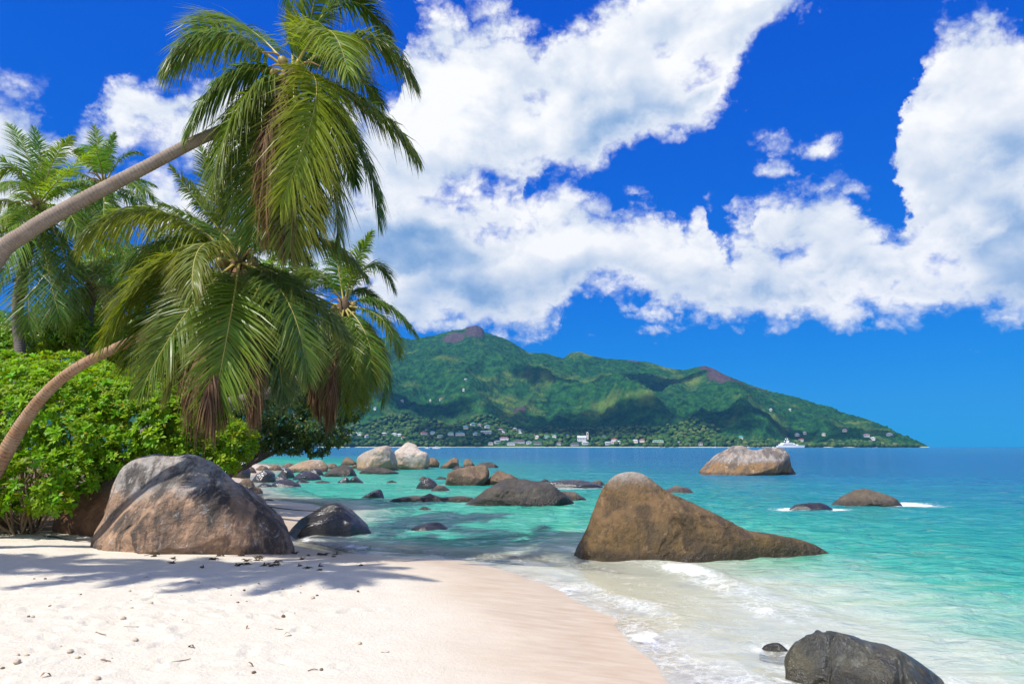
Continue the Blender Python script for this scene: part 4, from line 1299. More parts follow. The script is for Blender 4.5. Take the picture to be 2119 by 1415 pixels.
for (px, py, dd, L, cl, lab) in ((884, 928, 780, 5.5, M_HULL, 'small white motor boat moored beside another off the far beach'), (903, 928, 760, 8.5, M_HULL, 'white cabin boat moored off the far beach'), (1548, 927, 1500, 9, M_HULL, 'small white launch moored behind the offshore boulder'), (1600, 926, 1460, 8, M_HULL, 'small white tender moored astern of the yacht')):
    pc = P(px, py, dd)
    pc[2] = 0
    root = empty('motor_boat', pc, lab, 'boat')
    V, F = hull(L, L * 0.32, L * 0.13, 0.3, 10)
    mk('hull', V + pc, F, cl, root, smooth=False)
    V, F = slab(-L * .15, L * .22, L * .12, L * .13, L * .30, 0.3)
    mk('cabin', V + pc, F, M_HULL, root, smooth=False)
    V, F = slab(-L * .12, L * .2, L * .122, L * .18, L * .25, 0.2)
    mk('window_band', V + pc, F, M_WIN, root, smooth=False)
pc = P(1480, 926, 1500)
pc[2] = 0
root = empty('sailing_boat', pc, 'small sailing boat with bare mast anchored in the bay', 'boat')
V, F = hull(11, 3.3, 1.3, 0.4, 12)
mk('hull', V + pc, F, M_HULL, root, smooth=False)
V, F = slab(-2.5, 2, 1.0, 1.3, 2.0, 0.3)
mk('cabin', V + pc, F, M_HULL, root, smooth=False)
V, F = tube([pc + [0.5, 0, 1.2], pc + [0.5, 0, 15]], [0.16, 0.10], 6)
mk('mast', V, F, M_HULL, root)
V, F = tube([pc + [0.4, 0, 2.8], pc + [-4.6, 0, 2.7]], [0.14, 0.12], 6)
mk('boom', V, F, M_NAVY, root)


# ------------------------------------------------------------------ plant materials
def mat_leaf(name, rough=0.38, trans=0.3, spec=0.5, hue=(1.35, 1.25, 0.5)):
    m_, t, out = material(name)
    ca = t.n('ShaderNodeAttribute', attribute_name='tint').outputs['Color']
    geo = t.n('ShaderNodeNewGeometry')
    nn = t.noise(geo.outputs['Position'], 9.0, 3, 0.6)
    c = t.mix(t.m('MULTIPLY', t.rng(nn, 0.3, 0.7), 0.35), ca, t.mix(1.0, ca, (0.55, 0.62, 0.5), 'MULTIPLY'))
    b = t.n('ShaderNodeBsdfPrincipled', {'Base Color': c, 'Roughness': rough, 'Specular IOR Level': spec})
    tl = t.n('ShaderNodeBsdfTranslucent', {'Color': t.mix(1.0, c, hue, 'MULTIPLY')})
    mx_ = t.n('ShaderNodeMixShader', {0: trans, 1: b.outputs[0], 2: tl.outputs[0]})
    t.link(mx_.outputs[0], out.inputs[0])
    return m_


def mat_bark(name, c1, c2, ring=0.0):
    m_, t, out = material(name)
    geo = t.n('ShaderNodeNewGeometry')
    pos = geo.outputs['Position']
    n1 = t.noise(pos, 3.0, 5, 0.65)
    n2 = t.noise(pos, 30.0, 4, 0.7)
    n3 = t.noise(pos, 9.0, 4, 0.7)
    c = t.mix(t.rng(n1, 0.35, 0.65), c1, c2)
    c = t.mix(t.m('MULTIPLY', t.rng(n2, 0.45, 0.75), 0.5), c, tuple(x * 0.4 for x in c1))
    rg = t.n('ShaderNodeAttribute', attribute_name='ring').outputs['Fac']
    c = t.mix(t.m('MULTIPLY', t.m('MULTIPLY', rg, t.rng(n3, 0.42, 0.60)), ring), c, (0.035, 0.03, 0.028))
    h_ = t.m('ADD', t.m('MULTIPLY', n2, 0.012), t.m('MULTIPLY', n1, 0.03))
    b = t.n('ShaderNodeBsdfPrincipled', {'Base Color': c, 'Roughness': 0.85, 'Specular IOR Level': 0.25,
                                         'Normal': t.n('ShaderNodeBump', {'Height': h_, 'Strength': 0.8}).outputs[0]})
    t.link(b.outputs[0], out.inputs[0])
    return m_


M_FROND = mat_leaf('palm_leaflets', 0.36, 0.38, 0.32, (1.5, 1.35, 0.35))
M_DEAD = mat_leaf('dead_palm_leaflets', 0.8, 0.12, 0.2, (1.2, 1.0, 0.8))
M_RIB = mat_plain('palm_midrib', (0.36, 0.31, 0.07), 0.45, 0.2, 3.0)
M_RIBD = mat_plain('dead_palm_midrib', (0.20, 0.10, 0.05), 0.8, 0.2, 3.0)
M_TRUNK = mat_bark('palm_trunk_grey', (0.26, 0.20, 0.155), (0.33, 0.265, 0.21), 0.5)
M_TRUNKO = mat_bark('palm_trunk_orange', (0.36, 0.20, 0.105), (0.42, 0.28, 0.18), 0.9)
M_TRUNKD = mat_bark('palm_trunk_dark', (0.15, 0.13, 0.12), (0.22, 0.19, 0.17), 0.5)
M_BARK = mat_bark('tree_bark', (0.075, 0.055, 0.04), (0.12, 0.095, 0.075), 0)
M_STEM = mat_bark('shrub_stem', (0.23, 0.15, 0.08), (0.34, 0.24, 0.14), 0)
M_NUT = mat_plain('coconut_husk', (0.26, 0.20, 0.06), 0.5, 0.25, 6.0)
M_SPATHE = mat_plain('palm_flower_stalk', (0.36, 0.20, 0.07), 0.7, 0.25, 6.0)
M_FIBRE = mat_plain('palm_leaf_base_fibre', (0.13, 0.085, 0.05), 0.95, 0.3, 20.0)
M_SHRUB = mat_leaf('shrub_leaves', 0.48, 0.42, 0.3, (1.5, 1.3, 0.3))
M_TREE = mat_leaf('tree_leaves', 0.35, 0.28, 0.5, (1.5, 1.3, 0.35))


def bez(p0, p1, p2, ts):
    c = 2 * p1 - 0.5 * (p0 + p2)
    ts = np.asarray(ts)[:, None]
    return (1 - ts) ** 2 * p0 + 2 * ts * (1 - ts) * c + ts ** 2 * p2


def make_frond(parent, p0, p1, p2, rng, lmax=0.62, dead=False, droop=0.55, nl=78, tint=(0.055, 0.125, 0.022), yellow=0.15, lift=0.15, close=1.0):
    p0, p1, p2 = (np.asarray(v, float) for v in (p0, p1, p2))
    ts = np.linspace(0, 1, 22)
    S = bez(p0, p1, p2, ts)
    length = np.linalg.norm(np.diff(S, axis=0), axis=1).sum()
    lmax = lmax * min(1.25, max(0.55, length / 3.0))
    # leaflet stations, both sides
    st = np.linspace(0.13, 0.995, nl) + rng.uniform(-0.004, 0.004, nl)
    st = np.clip(st, 0.1, 1.0)
    base = bez(p0, p1, p2, st)
    T = bez(p0, p1, p2, np.clip(st + 0.01, 0, 1.02)) - bez(p0, p1, p2, st - 0.01)
    T /= np.linalg.norm(T, axis=1)[:, None]
    chord = p2 - p0
    acc = p0 + p2 - 2 * (2 * p1 - 0.5 * (p0 + p2))
    up0 = -acc / (np.linalg.norm(acc) + 1e-6) * 0.8 + np.array([0, -0.12, 0.45])
    N = up0[None] - T * (T @ up0)[:, None]
    N /= np.linalg.norm(N, axis=1)[:, None] + 1e-9
    Sd = np.cross(T, N)
    prof = np.interp(st, [0.1, 0.2, 0.42, 0.7, 0.9, 1.0], [0.5, 0.86, 1.0, 0.85, 0.52, 0.3])
    ph = np.interp(st, [0.1, 0.5, 0.9, 1.0], [rad(22), rad(35), rad(55), rad(72)])
    Vs, Fs, Ts, off = [], [], [], 0
    gdir = np.array([0, 0, -1.0])
    for side in (-1, 1):
        L = lmax * prof * rng.uniform(0.82, 1.08, nl)
        if dead:
            L = L * rng.uniform(0.55, 1.1, nl)
        phi = ph + rng.normal(0, 0.09, nl)
        cl = close * rng.uniform(0.85, 1.1, nl)
        lf = lift + rng.normal(0, 0.13, nl)
        d0 = Sd * (side * np.cos(phi) * cl)[:, None] + T * np.sin(phi)[:, None] + N * lf[:, None]
        d0 /= np.linalg.norm(d0, axis=1)[:, None]
        dr = droop * rng.uniform(0.6, 1.35, nl)
        wid = 0.0158 * rng.uniform(0.8, 1.2, nl) * (0.65 + 0.35 * prof) * (1.0 if not dead else 1.15)
        ss = np.array([0, 0.25, 0.6, 1.0])
        ww = np.array([0.65, 1.0, 0.72, 0.06])
        tw = rng.normal(0, 0.35, nl)
        rows = []
        for k, s_ in enumerate(ss):
            c_ = base + L[:, None] * (d0 * s_ * (1 - 0.22 * dr[:, None] * s_) + gdir * (dr * s_ * s_ * 0.75)[:, None])
            rows.append(c_)
        C = np.stack(rows, 1)                                # nl,4,3
        dirs = np.gradient(C, axis=1)
        dirs /= np.linalg.norm(dirs, axis=2)[:, :, None] + 1e-9
        wv = T[:, None, :] - dirs * np.sum(T[:, None, :] * dirs, 2)[:, :, None]
        wv /= np.linalg.norm(wv, axis=2)[:, :, None] + 1e-9
        bn = np.cross(dirs, wv)
        wv = wv * np.cos(tw)[:, None, None] + bn * np.sin(tw)[:, None, None]
        off_w = wv * (wid[:, None] * ww[None])[:, :, None]
        V = np.stack([C - off_w, C + off_w], 2).reshape(nl, 8, 3)
        q = np.array([[0, 1, 3, 2], [2, 3, 5, 4], [4, 5, 7, 6]])
        F = (q[None] + (np.arange(nl) * 8)[:, None, None]).reshape(-1, 4) + off
        off += nl * 8
        Vs.append(V.reshape(-1, 3))
        Fs.append(F)
        base_c = np.array(tint)[None] * rng.uniform(0.75, 1.25, nl)[:, None]
        yl = np.clip(yellow + rng.normal(0, 0.08, nl), 0, 1)
        tipf = np.array([0, 0, 0, 0, .25, .25, .6, .6])
        ycol = np.array([0.24, 0.25, 0.02]) if not dead else np.array([0.22, 0.12, 0.065])
        tcol = np.array([0.30, 0.20, 0.05])
        cA = base_c[:, None, :] * (1 - yl[:, None, None]) + ycol * yl[:, None, None]
        tp = (tipf[None] * np.clip(yl * 1.3 + 0.05, 0, 1)[:, None])[:, :, None]
        cA = cA * (1 - tp) + tcol * tp
        Ts.append(cA.reshape(-1, 3))
    o = mk('dead_frond' if dead else 'frond', np.vstack(Vs), np.vstack(Fs), M_DEAD if dead else M_FROND, parent)
    attr(o, 'tint', np.vstack(Ts), 'FLOAT_COLOR')
    rw = np.interp(ts, [0, 0.08, 0.3, 1], [0.045, 0.030, 0.018, 0.004])
    V, F = tube(S, rw, 5, False)
    rb = mk('midrib', V, F, M_RIBD if dead else M_RIB)
    rb.parent = o
    rb.matrix_parent_inverse = Matrix.Identity(4)
    return o


def palm(label, trunk_pts, radii, crown, fronds, seed, trunk_mat, auto=0, flen=2.6, dead=(), nuts=7, tint=(0.045, 0.13, 0.018), lmax=0.85, nl=96, ring=0.075, auto_el=(78, -50), crown_axis=None, yellow=(0.12, 0.38), bright=1.0):
    rng = np.random.default_rng(seed)
    trunk_pts = [np.asarray(p_, float) for p_ in trunk_pts]
    root = empty('coconut_palm', trunk_pts[0], label, 'palm tree')
    root.location = tuple(trunk_pts[0])
    L = sum(np.linalg.norm(trunk_pts[i + 1] - trunk_pts[i]) for i in range(len(trunk_pts) - 1))
    n = max(40, int(L / (ring / 4)))
    path = smooth_path(trunk_pts, n)
    u = np.linspace(0, 1, n)
    rd = np.interp(u, np.linspace(0, 1, len(radii)), radii)
    ph = (np.arange(n) % 4)
    saw = np.array([1.0, 0.985, 0.965, 0.955])[ph]
    jit = 1 + 0.02 * pn(np.stack([u * L * 3, u * 0 + seed, u * 0], -1))
    V, F = tube(path, rd * saw * jit, 16)
    tk = mk('trunk', V, F, trunk_mat, root)
    ringv = np.repeat((ph == 3).astype(float), 16)
    attr(tk, 'ring', np.concatenate([ringv, [0, 0]]))
    crown = np.asarray(crown, float)
    for i, fr in enumerate(fronds):
        (ax, ay, ad), (bx, by, bd) = fr[0], fr[1]
        kw = fr[2] if len(fr) > 2 else {}
        kw = dict(kw)
        d0 = crown[1]
        p1_, p2_ = P(ax, ay, d0 + ad), P(bx, by, d0 + bd)
        off = (p1_ - crown)
        st = crown + off / (np.linalg.norm(off) + 1e-6) * 0.12
        tn = np.array(kw.pop('tint', tint)) * rng.uniform(1.45, 2.0) * bright
        make_frond(root, st, p1_, p2_, rng, lmax=kw.pop('lmax', lmax), tint=tn, yellow=kw.pop('yellow', rng.uniform(*yellow)), nl=kw.pop('nl', nl), **kw)
    for i in range(auto):
        a = i * 2.399963 + seed
        e = rad(auto_el[0] + (auto_el[1] - auto_el[0]) * (i + 0.5) / auto + rng.uniform(-8, 8))
        Lf = flen * rng.uniform(0.85, 1.1) * (0.75 if e > rad(60) else 1.0)
        hz_ = np.array([math.cos(a), math.sin(a), 0])
        dr_ = hz_ * math.cos(e) + np.array([0, 0, math.sin(e)])
        p1_ = crown + dr_ * Lf * 0.52
        bend = 0.28 + 0.5 * max(0, math.cos(e))
        dd = dr_ + np.array([0, 0, -1]) * bend * 1.1
        dd /= np.linalg.norm(dd)
        p2_ = p1_ + dd * Lf * 0.48
        make_frond(root, crown + dr_ * 0.1, p1_, p2_, rng, lmax=lmax, nl=nl, tint=np.array(tint) * rng.uniform(1.4, 2.0) * bright, yellow=rng.uniform(*yellow) + (0.12 if e < 0 else 0), droop=0.5 + 0.3 * (e < rad(20)))
    for fr in dead:
        (ax, ay, ad), (bx, by, bd) = fr[0], fr[1]
        p1_, p2_ = P(ax, ay, crown[1] + ad), P(bx, by, crown[1] + bd)
        make_frond(root, crown + (p1_ - crown) * 0.1, p1_, p2_, rng, lmax=0.66, dead=True, droop=1.5, nl=120, tint=(0.15, 0.088, 0.052), yellow=0.3, lift=-0.05, close=0.34)
    # crown shaft fibre, nuts and flower stalks
    ax_ = path[-1] - path[-6]
    ax_ /= np.linalg.norm(ax_)
    V, F = tube([path[-1] - ax_ * 0.35, path[-1] - ax_ * 0.05, crown, crown + ax_ * 0.25], [rd[-1] * 1.1, rd[-1] * 1.45, rd[-1] * 1.3, 0.03], 10)
    V = V + 0.03 * np.stack([pn(V * 9), pn(V * 9 + 4), pn(V * 9 + 8)], -1)
    mk('leaf_base_sheath', V, F, M_FIBRE, root)
    for i in range(nuts):
        a = rng.uniform(0, 6.28)
        q = crown + np.array([math.cos(a) * 0.3, math.sin(a) * 0.3 - 0.12, rng.uniform(-0.32, 0.02)])
        R_ = rand_rot(1, rng)[0]
        mk('coconut', (I2v * np.array([0.085, 0.085, 0.115])) @ R_.T + q, I2f, M_NUT, root)
    for i in range(4 if nuts else 0):
        a = rng.uniform(0, 6.28)
        e_ = np.array([math.cos(a) * 0.55, math.sin(a) * 0.55 - 0.15, rng.uniform(-0.25, 0.25)])
        V, F = tube(smooth_path([crown, crown + e_ * 0.5 + [0, 0, 0.15], crown + e_], 8), np.linspace(0.03, 0.012, 8), 6)
        mk('flower_stalk', V, F, M_SPATHE, root)
    return root


YG = (0.11, 0.19, 0.016)
DG = (0.026, 0.092, 0.018)
# palm A: the high leaning one
dA = 12.2
A_fr = [
    ((640, 50, 0.3), (665, -90, 0.6), dict(tint=(0.06, 0.14, 0.02), droop=0.35)),
    ((705, 5, 0.6), (805, 70, 1.0), dict(tint=DG)),
    ((755, 82, 0.3), (858, 168, 0.5), dict(lmax=1.05, droop=0.75, tint=(0.05, 0.12, 0.03))),
    ((672, 62, -1.0), (720, 150, -2.3), dict(tint=YG, droop=0.7, yellow=0.35)),
    ((455, 76, -0.3), (343, 138, -0.6), dict(droop=0.95, lmax=1.12, nl=180)),
    ((485, 48, 0.8), (395, 85, 1.5), dict(tint=(0.06, 0.135, 0.016), yellow=0.3, lmax=1.0)),
    ((480, 158, -0.3), (388, 270, -0.6), dict(droop=0.9, lmax=1.05, nl=180)),
    ((500, 212, -0.6), (440, 390, -0.9), dict(tint=(0.06, 0.135, 0.016), droop=0.9, yellow=0.3, lmax=1.1, nl=180)),
    ((655, 195, -1.2), (580, 420, -1.8), dict(tint=(0.16, 0.235, 0.016), yellow=0.45, droop=0.55)),
    ((760, 215, 0.2), (862, 322, 0.4), dict(tint=DG, droop=0.75, lmax=1.0)),
    ((735, 285, 0.3), (783, 452, 0.5), dict(tint=DG)),
    ((680, 330, 0.2), (697, 505, 0.3), dict(tint=(0.04, 0.11, 0.018), droop=0.6)),
    ((515, 270, 0.1), (462, 470, 0.0), dict(tint=(0.06, 0.13, 0.016), yellow=0.3)),
    ((560, 310, -0.4), (520, 500, -0.5), dict(tint=(0.05, 0.12, 0.016), yellow=0.25)),
    ((610, 330, -0.5), (600, 520, -0.7), dict(tint=(0.10, 0.13, 0.02), yellow=0.35)),
    ((640, 320, 0.5), (650, 480, 0.8), dict(tint=DG)),
    ((690, 250, 1.0), (735, 380, 1.6), dict(tint=DG)),
    ((560, 250, 0.9), (540, 430, 1.2), dict(tint=DG)),
    ((600, 50, 1.0), (580, -30, 1.6), dict(tint=DG)),
    ((700, 130, 1.0), (790, 215, 1.8), dict(tint=DG)),
]
palm('leaning grey trunked coconut palm whose crown hangs highest over the beach', [(-10.9, 12.0, gz(-10.9, 12.0) - 0.3), (-9.9, 11.8, 3.0), P(-20, 555, 11.5), P(60, 478, 11.5), P(160, 420, 11.6), P(290, 352, 11.7), P(400, 295, 11.9), P(480, 258, 12.0), P(560, 205, 12.1), P(600, 160, dA)],
     [0.21, 0.18, 0.152, 0.142, 0.13, 0.118, 0.108, 0.10, 0.10, 0.11], P(606, 150, dA), A_fr, 1, M_TRUNK, auto=0,
     dead=[((552, 270, -0.9), (545, 400, -1.0)), ((558, 300, -0.9), (552, 470, -1.0)), ((578, 330, -0.6), (585, 500, -0.8)), ((598, 340, -0.5), (612, 515, -0.6)), ((545, 300, 0.3), (560, 460, 0.3))], nuts=9, lmax=0.98, nl=165)
# palm B: the low leaning one with the orange trunk
dB = 12.6
B_fr = [
    ((320, 438, -0.2), (178, 490, -0.5), dict(tint=YG, yellow=0.42, droop=0.95, lmax=1.12, nl=180)),
    ((335, 552, -0.3), (215, 708, -0.6), dict(tint=(0.10, 0.17, 0.016), yellow=0.38, droop=0.55, lmax=1.15, nl=190)),
    ((350, 610, 0.2), (262, 760, 0.1), dict(tint=(0.07, 0.13, 0.016), yellow=0.3, droop=0.5, lmax=1.1)),
    ((365, 500, 0.4), (255, 560, 0.6), dict(tint=(0.05, 0.12, 0.016), droop=0.8)),
    ((420, 508, -1.3), (398, 610, -2.0), dict(tint=(0.09, 0.13, 0.022), droop=0.75)),
    ((395, 635, -0.8), (290, 810, -1.0), dict(tint=(0.05, 0.12, 0.016), droop=0.45)),
    ((405, 680, -0.2), (345, 820, -0.3), dict(tint=(0.08, 0.11, 0.02), yellow=0.4)),
    ((478, 650, -1.3), (440, 850, -1.6), dict(tint=(0.07, 0.145, 0.016), yellow=0.3, droop=0.35)),
    ((440, 690, -0.3), (425, 830, -0.4), dict(tint=(0.05, 0.09, 0.02))),
    ((590, 615, -0.7), (635, 775, -1.0), dict(tint=(0.05, 0.105, 0.022), droop=0.45)),
    ((610, 590, -0.2), (720, 700, -0.2), dict(tint=(0.05, 0.10, 0.025), droop=0.55)),
    ((640, 490, 0.4), (755, 570, 0.8), dict(tint=(0.055, 0.12, 0.03), droop=0.7)),
    ((560, 670, -0.3), (585, 830, -0.4), dict(tint=(0.04, 0.09, 0.03))),
    ((520, 680, 0.1), (530, 800, 0.1), dict(tint=(0.04, 0.08, 0.022))),
    ((560, 500, 0.8), (640, 540, 1.4), dict(tint=DG)),
    ((505, 470, 0.9), (540, 430, 1.6), dict(tint=DG)),
    ((430, 480, 0.9), (330, 560, 1.5), dict(tint=DG)),
    ((500, 640, 0.8), (470, 780, 1.0), dict(tint=DG)),
    ((580, 590, 0.9), (650, 690, 1.4), dict(tint=DG)),
]
palm('low leaning coconut palm with orange trunk rising out of bright shrubs', [P(-60, 1060, 13.6), P(12, 935, 13.5), P(52, 868, 13.4), P(100, 808, 13.2), P(165, 757, 13.0), P(270, 706, 12.8), P(380, 655, 12.7), P(460, 595, 12.6), P(492, 550, dB)],
     [0.175, 0.15, 0.125, 0.11, 0.10, 0.092, 0.09, 0.09, 0.10], P(495, 540, dB), B_fr, 2, M_TRUNKO,
     dead=[((526, 700, -1.2), (525, 850, -1.4)), ((412, 740, -1.2), (408, 845, -1.3)), ((440, 745, -1.5), (438, 860, -1.8)), ((535, 690, -1.0), (520, 840, -1.2)), ((455, 740, -1.3), (462, 835, -1.5)), ((400, 700, -0.8), (392, 820, -0.9))], nuts=9, lmax=0.98, nl=165)
# palm C: further along the shore
dC = 19.0
C_fr = [
    ((790, 625, 0.2), (860, 690, 0.3), dict(droop=0.7)),
    ((790, 660, -0.3), (826, 735, -0.4), {}),
    ((768, 548, 0.5), (815, 598, 0.8), dict(tint=(0.05, 0.12, 0.04))),
    ((735, 545, 0.0), (770, 480, -0.2), dict(tint=YG)),
    ((700, 555, 0.3), (690, 500, 0.6), {}),
    ((650, 560, 0.3), (610, 620, 0.6), {}),
    ((760, 700, -0.7), (775, 800, -0.9), dict(droop=0.6)),
    ((740, 720, -0.9), (745, 830, -1.1), dict(tint=(0.04, 0.11, 0.018))),
    ((660, 680, -0.7), (635, 790, -0.9), dict(tint=(0.06, 0.11, 0.02), yellow=0.3)),
    ((680, 720, -0.5), (668, 850, -0.6), dict(yellow=0.4)),
    ((705, 720, -1.0), (715, 850, -1.2), dict(tint=(0.05, 0.12, 0.016), yellow=0.35)),
    ((640, 640, 0.1), (590, 720, 0.2), {}),
    ((790, 720, 0.3), (790, 830, 0.4), dict(tint=DG)),
    ((745, 600, 0.6), (800, 640, 1.2), dict(tint=DG)),
    ((690, 590, 0.9), (640, 590, 1.6), dict(tint=DG)),
    ((720, 700, 0.6), (700, 790, 0.8), dict(tint=DG)),
]
palm('coconut palm with grey bowed trunk and brown skirt nearest the bay', [P(300, 900, 19.5), P(400, 852, 19.3), P(480, 832, 19.2), P(560, 812, 19.1), P(620, 786, 19.0), P(670, 745, 19.0), P(698, 690, 19.0), P(708, 645, dC)],
     [0.2, 0.18, 0.165, 0.155, 0.15, 0.15, 0.15, 0.15], P(712, 632, dC), C_fr, 3, M_TRUNKD,
     dead=[((678, 760, -1.2), (682, 865, -1.4)), ((668, 750, -1.1), (660, 850, -1.2)), ((692, 760, -1.3), (690, 855, -1.5)), ((655, 740, -0.9), (652, 840, -1.0))], nuts=6, lmax=1.0, nl=130)
# palms behind on the left
d1 = 19.5
palm('upright coconut palm with straight dark trunk beyond the shrubs', [P(36, 900, d1), P(42, 740, d1), P(34, 640, d1), P(50, 540, d1), P(76, 445, d1)], [0.17, 0.15, 0.13, 0.12, 0.12], P(78, 428, d1),
     [((60, 330, 0), (20, 258, 0.2), dict(droop=0.25)), ((85, 340, 0), (70, 265, 0.1), dict(droop=0.25)), ((110, 335, -0.2), (150, 282, -0.6), dict(tint=(0.06, 0.13, 0.02))), ((120, 375, -0.5), (195, 310, -1.2), dict(tint=YG)),
      ((100, 560, -0.6), (125, 660, -0.7), dict(tint=DG, droop=0.4)), ((62, 580, -0.8), (60, 680, -0.9), dict(tint=DG, droop=0.4)), ((130, 520, -0.3), (150, 640, -0.3), dict(tint=DG)), ((30, 350, -0.3), (-40, 400, -0.5), dict(tint=(0.08, 0.13, 0.03))), ((20, 450, -0.6), (-40, 560, -0.8), {}), ((40, 480, -0.9), (-5, 600, -1.1), {}), ((150, 470, -0.2), (205, 540, -0.4), {}),
      ((60, 445, -1.2), (20, 470, -2.0), dict(tint=YG))], 4, M_TRUNKD, bright=1.35, auto=10, flen=2.6, nuts=6, tint=(0.05, 0.13, 0.016), nl=90, auto_el=(60, -60), dead=[((50, 560, -0.1), (45, 640, -0.1))])
d2 = 22.0
palm('slender coconut palm leaning behind the upright dark trunked palm', [P(60, 800, d2), P(100, 665, d2), P(150, 540, d2), P(190, 440, d2), P(212, 392, d2)], [0.16, 0.14, 0.12, 0.12, 0.12], P(215, 382, d2),
     [((205, 320, 0), (195, 262, 0.1), dict(droop=0.25)), ((225, 320, -0.3), (238, 275, -0.6), dict(tint=(0.06, 0.14, 0.03))), ((255, 325, 0.2), (292, 318, 0.4), dict(tint=DG)), ((180, 330, -0.2), (160, 310, -0.5), {}), ((275, 370, 0), (322, 385, 0), dict(tint=DG)),
      ((265, 400, -0.3), (315, 438, -0.4), dict(tint=DG)), ((170, 395, -0.4), (120, 440, -0.6), {}), ((185, 430, -0.6), (160, 500, -0.8), {}), ((235, 450, -0.5), (250, 540, -0.6), {})], 5, M_TRUNKD, bright=1.35, auto=9, flen=2.3, nuts=5, tint=(0.05, 0.13, 0.016), nl=84, auto_el=(40, -60))
d3 = 20.5
palm('short coconut palm with yellowing fronds below the slender one', [P(170, 800, d3), P(180, 700, d3), P(186, 610, d3)], [0.17, 0.15, 0.14], P(188, 592, d3),
     [((150, 560, -0.3), (110, 600, -0.5), dict(tint=YG)), ((215, 600, -0.5), (222, 660, -0.6), dict(tint=(0.14, 0.15, 0.03))), ((160, 640, -0.5), (130, 690, -0.6), dict(tint=YG))], 6, M_TRUNKD, bright=1.4, auto=12, flen=1.7, nuts=3, tint=(0.045, 0.09, 0.03), nl=50, auto_el=(70, -40))
d4 = 15.5
palm('coconut palm crown with feathery upright fronds behind the hanging dead leaves', [P(400, 820, 16.3), P(430, 700, 16.0), P(455, 600, 15.7), P(470, 515, d4)], [0.18, 0.16, 0.15, 0.14], P(472, 500, d4),
     [((445, 400, 0), (415, 305, 0.1), dict(droop=0.3)), ((415, 425, 0), (352, 345, -0.1), dict(droop=0.35)), ((470, 400, 0.3), (480, 310, 0.5), dict(droop=0.3)), ((500, 420, 0.3), (545, 350, 0.6), {}), ((405, 455, 0), (330, 420, -0.1), {}), ((430, 430, 0.5), (385, 370, 0.9), dict(tint=DG)), ((520, 450, 0.2), (590, 400, 0.4), dict(tint=DG)),
      ((560, 480, 0.3), (640, 480, 0.5), dict(tint=DG))], 8, M_TRUNKD, bright=1.2, auto=6, flen=1.9, nuts=0, tint=(0.04, 0.125, 0.025), nl=96, auto_el=(30, -30))
# two palms just outside the view, whose shade lies on the sand in front of the huge boulder
for lab, fx, fy, cx, cy2, cz, sd2 in (('tall coconut palm arching furthest over the sand beside the camera', -14.6, 10.6, -8.3, 5.85, 10.8, 9), ('tall coconut palm leaning from the shrub bank towards the camera', -16.6, 10.8, -10.4, 5.95, 10.6, 10),
                                     ('tall coconut palm set back in the shrub bank beside the camera', -18.6, 11.0, -12.9, 6.1, 10.4, 12)):
    palm(lab, [(fx, fy, gz(fx, fy) - 0.3), (fx + (cx - fx) * 0.15, fy + (cy2 - fy) * 0.2, 3.5), (fx + (cx - fx) * 0.6, fy + (cy2 - fy) * 0.6, 7.2), (cx - 0.1, cy2 - 0.1, cz - 0.25)], [0.22, 0.17, 0.14, 0.13], (cx, cy2, cz), [], sd2, M_TRUNK, auto=20, flen=1.75, nuts=6, nl=80, auto_el=(70, -30))


# ------------------------------------------------------------------ shrubs and broadleaf trees
def leaf_template(wd=0.34, n=4):
    """a paddle shaped leaf of length 1 along +x, slightly cupped"""
    xs = np.array([0.0, 0.35, 0.72, 1.0])
    ws = np.array([0.10, 0.72, 1.0, 0.25]) * wd / 2
    zs = np.array([0.0, 0.05, 0.02, -0.08])
    V = []
    for x_, w_, z_ in zip(xs, ws, zs):
        V += [[x_, -w_, z_ + w_ * 0.25], [x_, w_, z_ + w_ * 0.25]]
    F = np.array([[0, 1, 3, 2], [2, 3, 5, 4], [4, 5, 7, 6]])
    return np.array(V), F


LV, LF = leaf_template()


def rosettes(pos, axis, rng, nleaf=11, length=0.115, spread=(35, 85), tint=(0.185, 0.36, 0.010), var=0.25):
    n = len(pos)
    Rz = frames(axis, rng)
    k = nleaf
    ang = (np.arange(k) * 2.4)[None] + rng.uniform(0, 6.28, n)[:, None] + rng.normal(0, 0.2, (n, k))
    el_ = np.radians(90 - np.linspace(spread[0], spread[1], k))[None] + rng.normal(0, 0.15, (n, k))
    dx_ = np.stack([np.cos(ang) * np.cos(el_), np.sin(ang) * np.cos(el_), np.sin(el_)], -1)
    xa = np.einsum('nij,nkj->nki', Rz, dx_).reshape(-1, 3)
    ax_ = np.repeat(Rz[:, :, 2], k, 0)
    ya = np.cross(ax_, xa)
    ya /= np.linalg.norm(ya, axis=1)[:, None] + 1e-9
    za = np.cross(xa, ya)
    Rm = np.stack([xa, ya, za], -1)
    ln = (length * rng.uniform(0.6, 1.3, n))[:, None] * np.linspace(0.7, 1.1, k)[None] * (rng.random((n, k)) > 0.06)
    V, F = scatter(LV, LF, np.repeat(pos, k, 0), Rm, ln.ravel())
    base = np.array(tint)[None] * rng.uniform(1 - var, 1 + var, n)[:, None]
    base[:, 0] *= rng.uniform(0.7, 1.3, n)
    base = np.repeat(base, k, 0) * rng.uniform(0.75, 1.2, n * k)[:, None]
    # young inner leaves are yellower, a few old ones yellow right through
    young = np.tile(np.linspace(1, 0, k), n)[:, None]
    base = base * (1 + 0.25 * young) + np.array([0.04, 0.03, 0.0]) * young
    old = rng.random(n * k) < 0.018
    base[old] = np.array([0.45, 0.33, 0.03])
    return V, F, np.repeat(base, len(LV), 0)


